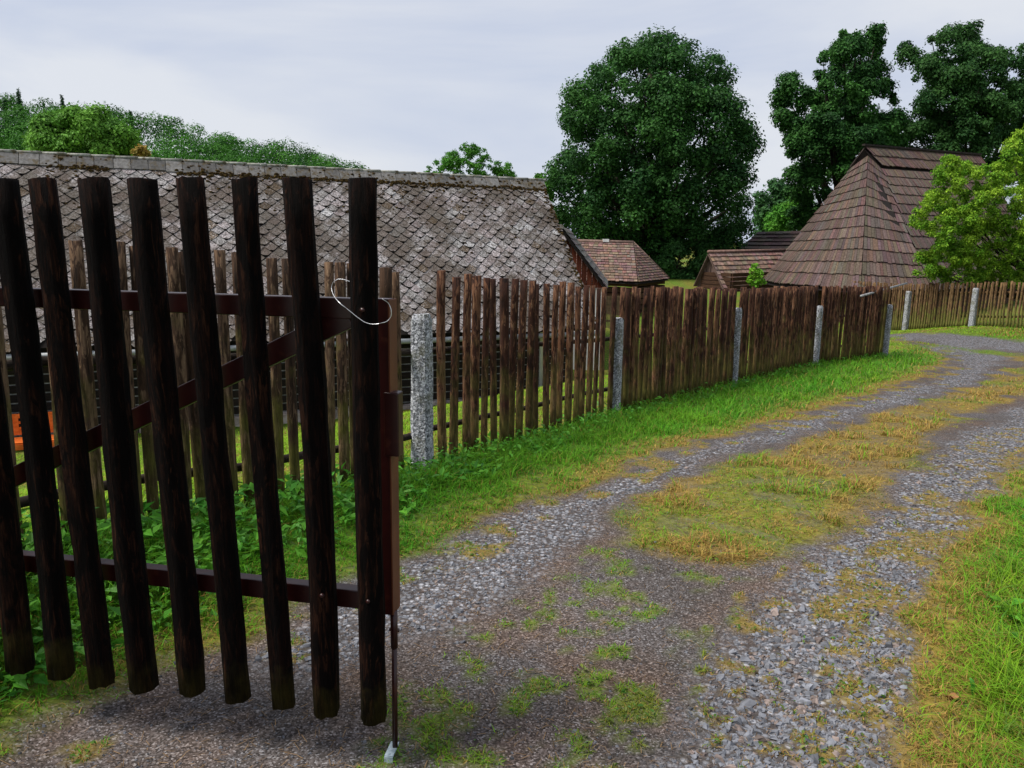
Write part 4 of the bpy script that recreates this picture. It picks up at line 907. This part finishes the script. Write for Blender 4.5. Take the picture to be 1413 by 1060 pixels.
OAK1, OAK2 = (.015, .058, .014), (.045, .135, .025)
tree('oak_tree', 'huge round dark green oak rising behind the log hut', 'tree',
     [(742, 245), (735, 300), (760, 350), (800, 372), (860, 368), (905, 378), (965, 372), (1030, 345), (1048, 300), (1040, 255), (1046, 210), (1036, 160), (1018, 118), (995, 78), (960, 52), (905, 44), (860, 52), (825, 85), (790, 115), (766, 160), (772, 205)],
     46., 5.5, (6, 24), 620, 165000, .155, OAK1, OAK2, (915, 400), .62, 3, limbs=70, gap=.3)
tree('oak_tree', 'tall lobed oak left behind the shingled barn roof', 'tree', [(1062, 170), (1070, 110), (1100, 98), (1118, 125), (1128, 80), (1150, 45), (1180, 36), (1195, 60), (1205, 28), (1224, 40), (1222, 100), (1238, 130), (1250, 170), (1250, 235), (1200, 262), (1140, 300), (1090, 320), (1080, 250), (1085, 205)],
     52., 4., (4, 16), 290, 125000, .16, OAK1, (.045, .14, .024), (1150, 400), .5, 8, 'oaks behind the barn', limbs=26, gap=.35)
tree('oak_tree', 'broad dark oak directly above the ridge of the shingled barn', 'tree', [(1235, 70), (1255, 50), (1290, 48), (1310, 38), (1350, 32), (1352, 60), (1385, 68), (1420, 80), (1440, 120), (1440, 230), (1380, 262), (1290, 262), (1245, 240), (1240, 180), (1268, 130)],
     54., 4.5, (4, 17), 320, 125000, .16, OAK1, (.045, .12, .026), (1320, 400), .5, 12, 'oaks behind the barn', limbs=26, gap=.35, extra=[(1240, 175, 20, 53), (1232, 205, 22, 53), (1225, 235, 22, 53), (1330, 45, 12, 53), (1412, 68, 9, 52), (1345, 38, 10, 52)])
tree('background_tree', 'blue green tree seen in the gap between the two oaks', 'tree', [(1035, 262), (1050, 240), (1085, 240), (1100, 270), (1110, 330), (1040, 335)], 62., 3, (9, 16), 30, 9000, .24, (.028, .085, .03), (.05, .14, .035), (1070, 400), .3, 15, limbs=6)
tree('bush', 'bright green bush just left of the barn hip', 'bush', [(1052, 315), (1065, 288), (1090, 265), (1115, 262), (1130, 290), (1120, 325), (1060, 325)], 56., 2, (7, 13), 26, 9000, .16, (.05, .19, .02), (.11, .30, .03), (1092, 400), .15, 16, limbs=5)
tree('bush', 'dull green bush between hut and shed at the oak foot', 'bush', [(905, 395), (900, 350), (930, 330), (965, 335), (990, 350), (975, 372), (955, 397)], 43., 1.2, (7, 13), 26, 9000, .14, (.022, .07, .018), (.04, .115, .024), (932, 400), .12, 17, limbs=5)
tree('tree', 'fresh green young tree above the ridge of the slate roof', 'tree', [(585, 262), (583, 236), (600, 216), (622, 208), (640, 196), (668, 200), (675, 220), (705, 224), (718, 242), (716, 262)], 40., 1.6, (2.5, 6.5), 130, 15000, .11, (.05, .17, .02), (.085, .25, .028), (650, 400), .12, 18, limbs=26, gap=.2, asp=.5)
tree('tree', 'light green tree at the left edge of the big oak', 'tree', [(737, 262), (739, 243), (748, 234), (762, 244), (770, 280), (745, 285)], 44., 1, (4, 7), 14, 1500, .17, (.05, .16, .02), (.085, .24, .028), (755, 400), .12, 19, limbs=4, gap=.2)
tree('fruit_tree', 'bright yellow green small tree in front of the barn roof on the right', 'tree',
     [(1256, 292), (1280, 262), (1300, 215), (1322, 208), (1345, 232), (1372, 225), (1396, 178), (1425, 165), (1490, 200), (1500, 330), (1480, 400), (1340, 398), (1284, 392), (1262, 352), (1290, 328), (1256, 312)],
     24.5, 2.0, (3, 10), 720, 125000, .07, (.09, .23, .015), (.25, .40, .03), (1440, 400), .13, 20, limbs=44, gap=.15, asp=.55, extra=[(1312, 222, 9, 24), (1275, 300, 9, 24), (1272, 312, 8, 24), (1285, 372, 9, 24), (1265, 378, 6, 24), (1300, 250, 8, 24), (1340, 390, 8, 23.5), (1400, 392, 10, 23.5), (1298, 345, 12, 24)])
tree('sapling', 'tiny bright green sapling in front of the shed roof', 'sapling', [(1032, 398), (1034, 372), (1040, 364), (1050, 366), (1056, 380), (1054, 398)], 30., .3, (3, 6), 12, 1300, .09, (.10, .26, .02), (.18, .38, .03), (1043, 400), .03, 22, limbs=5, gap=.1)
tree('meadow_tree', 'large light green tree on the hillside above the slate roof', 'tree', [(32, 240), (40, 185), (62, 158), (100, 145), (140, 150), (175, 170), (195, 200), (200, 240)], 75., 5, (8, 18), 120, 42000, .27, (.075, .20, .025), (.14, .31, .04), (120, 400), .3, 23, limbs=10)
tree('bush', 'small yellow brown bush right of the meadow tree above the roof', 'bush', [(180, 235), (184, 200), (196, 197), (206, 215), (210, 235)], 70., 1, (5, 8), 9, 2000, .25, (.16, .17, .03), (.33, .22, .05), (196, 400), .1, 24, limbs=3)
# wooded hill
RX = [-700, -300, -80, 0, 60, 120, 180, 240, 290, 350, 400, 440, 500, 560, 640]; RY = [75, 95, 118, 128, 134, 140, 148, 158, 172, 184, 192, 202, 226, 248, 296]
def hillpt(px, v, drop=0):
    D = 105 + 85 * v; yt = 270 + (np.interp(px, RX, RY) + 6 - 270) * v; p = atY(px, yt, D); p[2] -= drop; return p
hv = []; nu, nv = 60, 16
for j in range(nv + 3):
    for i in range(nu):
        px = -700 + 1340 * i / (nu - 1); v = (j - 2) / nv; p = hillpt(px, max(v, 0), 9.)
        if v < 0: p = hillpt(px, 0, 9.); p[1] += v * 200; p[2] = min(p[2], float(gz(p[0], p[1])) + 0) - 3 * (-v * 8)
        hv.append(p)
    if j == nv + 2: pass
hf = [(j * nu + i, j * nu + i + 1, (j + 1) * nu + i + 1, (j + 1) * nu + i) for j in range(nv + 2) for i in range(nu - 1)]
m = Mt('hill_floor', 1, .1); c = m.co(); m.base(m.ramp(m.noise(c, .3, 5), [(.3, (.02, .05, .012)), (.7, (.05, .10, .02))])); me = bpy.data.meshes.new('hill'); me.from_pydata([tuple(p) for p in hv], [], hf); me.materials.append(m.m); me.polygons.foreach_set('use_smooth', [True] * len(hf))
o = bpy.data.objects.new('hill', me); COL.objects.link(o); o['kind'] = 'structure'
bl = []
for i in range(330):
    px = random.uniform(-330, 560); v = random.random() ** .8; p = hillpt(px, v); r = random.uniform(3.2, 6.)
    p[2] -= r * .9; bl.append((p, r)); 
    if random.random() < .35: bl.append((p + np.array([random.uniform(-1.5, 1.5), -1, random.uniform(-4, -2)]), r * .9))
for i in range(110):
    px = random.uniform(-200, 520); p = hillpt(px, 1.); r = random.uniform(1.6, 3.); p[2] += random.uniform(-2.5, .6) - r * .7; bl.append((p, r))
tag(cloud(bl, 380000, .42, (.010, .055, .008), (.06, .205, .018), .82, .12, None, 'hillside_forest', nrn=.22, up=.1, tn=.1), 'dense green deciduous forest covering the hill', 'forest', kind='stuff')
def conifer(px, py, h, D, label):
    top = atY(px, py, D); b = np.array([top[0], top[1], top[2] - h]); root = empty('spruce_tree', tuple(b), label, 'tree', 'spruces on the hill crest'); n = 1500
    t = rng.random(n) ** .7; a = rng.uniform(0, 6.28, n); tier = (t * 9) % 1; R = (t * h * .13) * (.35 + .65 * tier) * rng.uniform(.6, 1.1, n)
    P = np.stack([np.cos(a) * R, np.sin(a) * R, h * (1 - t) - R * .25], -1); N = np.stack([np.cos(a), np.sin(a), 1 + 0 * a], -1) + rng.normal(0, .3, (n, 3))
    leafcloud(P, N, rng.uniform(.3, .7, n), np.array([.03, .08, .03]) * rng.uniform(.6, 1.5, (n, 1)), .4, 'crown', M['leaf'], root)
    m_ = MB(); m_.tube([(0, 0, 0), (0, 0, h)], [.25, .03], 6); m_.build('trunk', M['bark'], root)
for px, py, h, lb in ((25, 123, 12, 'thin pointed spruce leftmost on the hill crest'), (85, 131, 11, 'dark narrow spruce tip above the light green hillside tree'), (180, 153, 9, 'short spruce standing right of the light green hillside tree'), (6, 135, 9, 'short spruce at the left picture edge on the crest')):
    conifer(px, py, h, 186, lb)

# ------------------------------------------------------------------ small things on the ground
def dock(px, py, L, w, lean, label, rot):
    q = gpt(px, py); n = 9; vs = []; fs = []; ca, sa = math.cos(rot), math.sin(rot)
    for i in range(n + 1):
        t = i / n; wd = w * math.sin(math.pi * min(1, .06 + t * .92)) ** .7 * (1 + .12 * math.sin(t * 22)); z = L * (math.sin(t * 1.5) * .9) * (1 - .25 * t * lean); o_ = L * lean * t * t * .8
        for k, s in enumerate((-1, 0, 1)): vs.append((s * wd * ca - o_ * sa, s * wd * sa + o_ * ca, z + (abs(s) * .12 * w)))
    for i in range(n):
        for k in range(2): fs.append((i * 3 + k, i * 3 + k + 1, i * 3 + k + 4, i * 3 + k + 3))
    m_ = MB(); m_.add(vs, fs, (.09, .30, .035)); o = m_.build('dock_leaf', M['weed'], None, True); o.location = q; return tag(o, label, 'leaf')
dock(1342, 965, .085, .013, .3, 'single broad upright green dock leaf in the right verge', .5)
q = gpt(1312, 968); m_ = MB(); vs = []; 
for i in range(6):
    for k in range(4): vs.append((-.025 + .01 * i, (-.012 + .008 * k) * math.sin(math.pi * (i + .6) / 6.4), .012 + .008 * math.sin(i * 1.3 + k) + .006 * abs(k - 1.5)))
m_.add(vs, [(i * 4 + k, i * 4 + k + 1, i * 4 + k + 5, i * 4 + k + 4) for i in range(5) for k in range(3)]); o = m_.build('dry_leaf', M['dry_leaf'], None, True); o.location = q; tag(o, 'curled dry brown leaf on the right edge of the track', 'leaf')
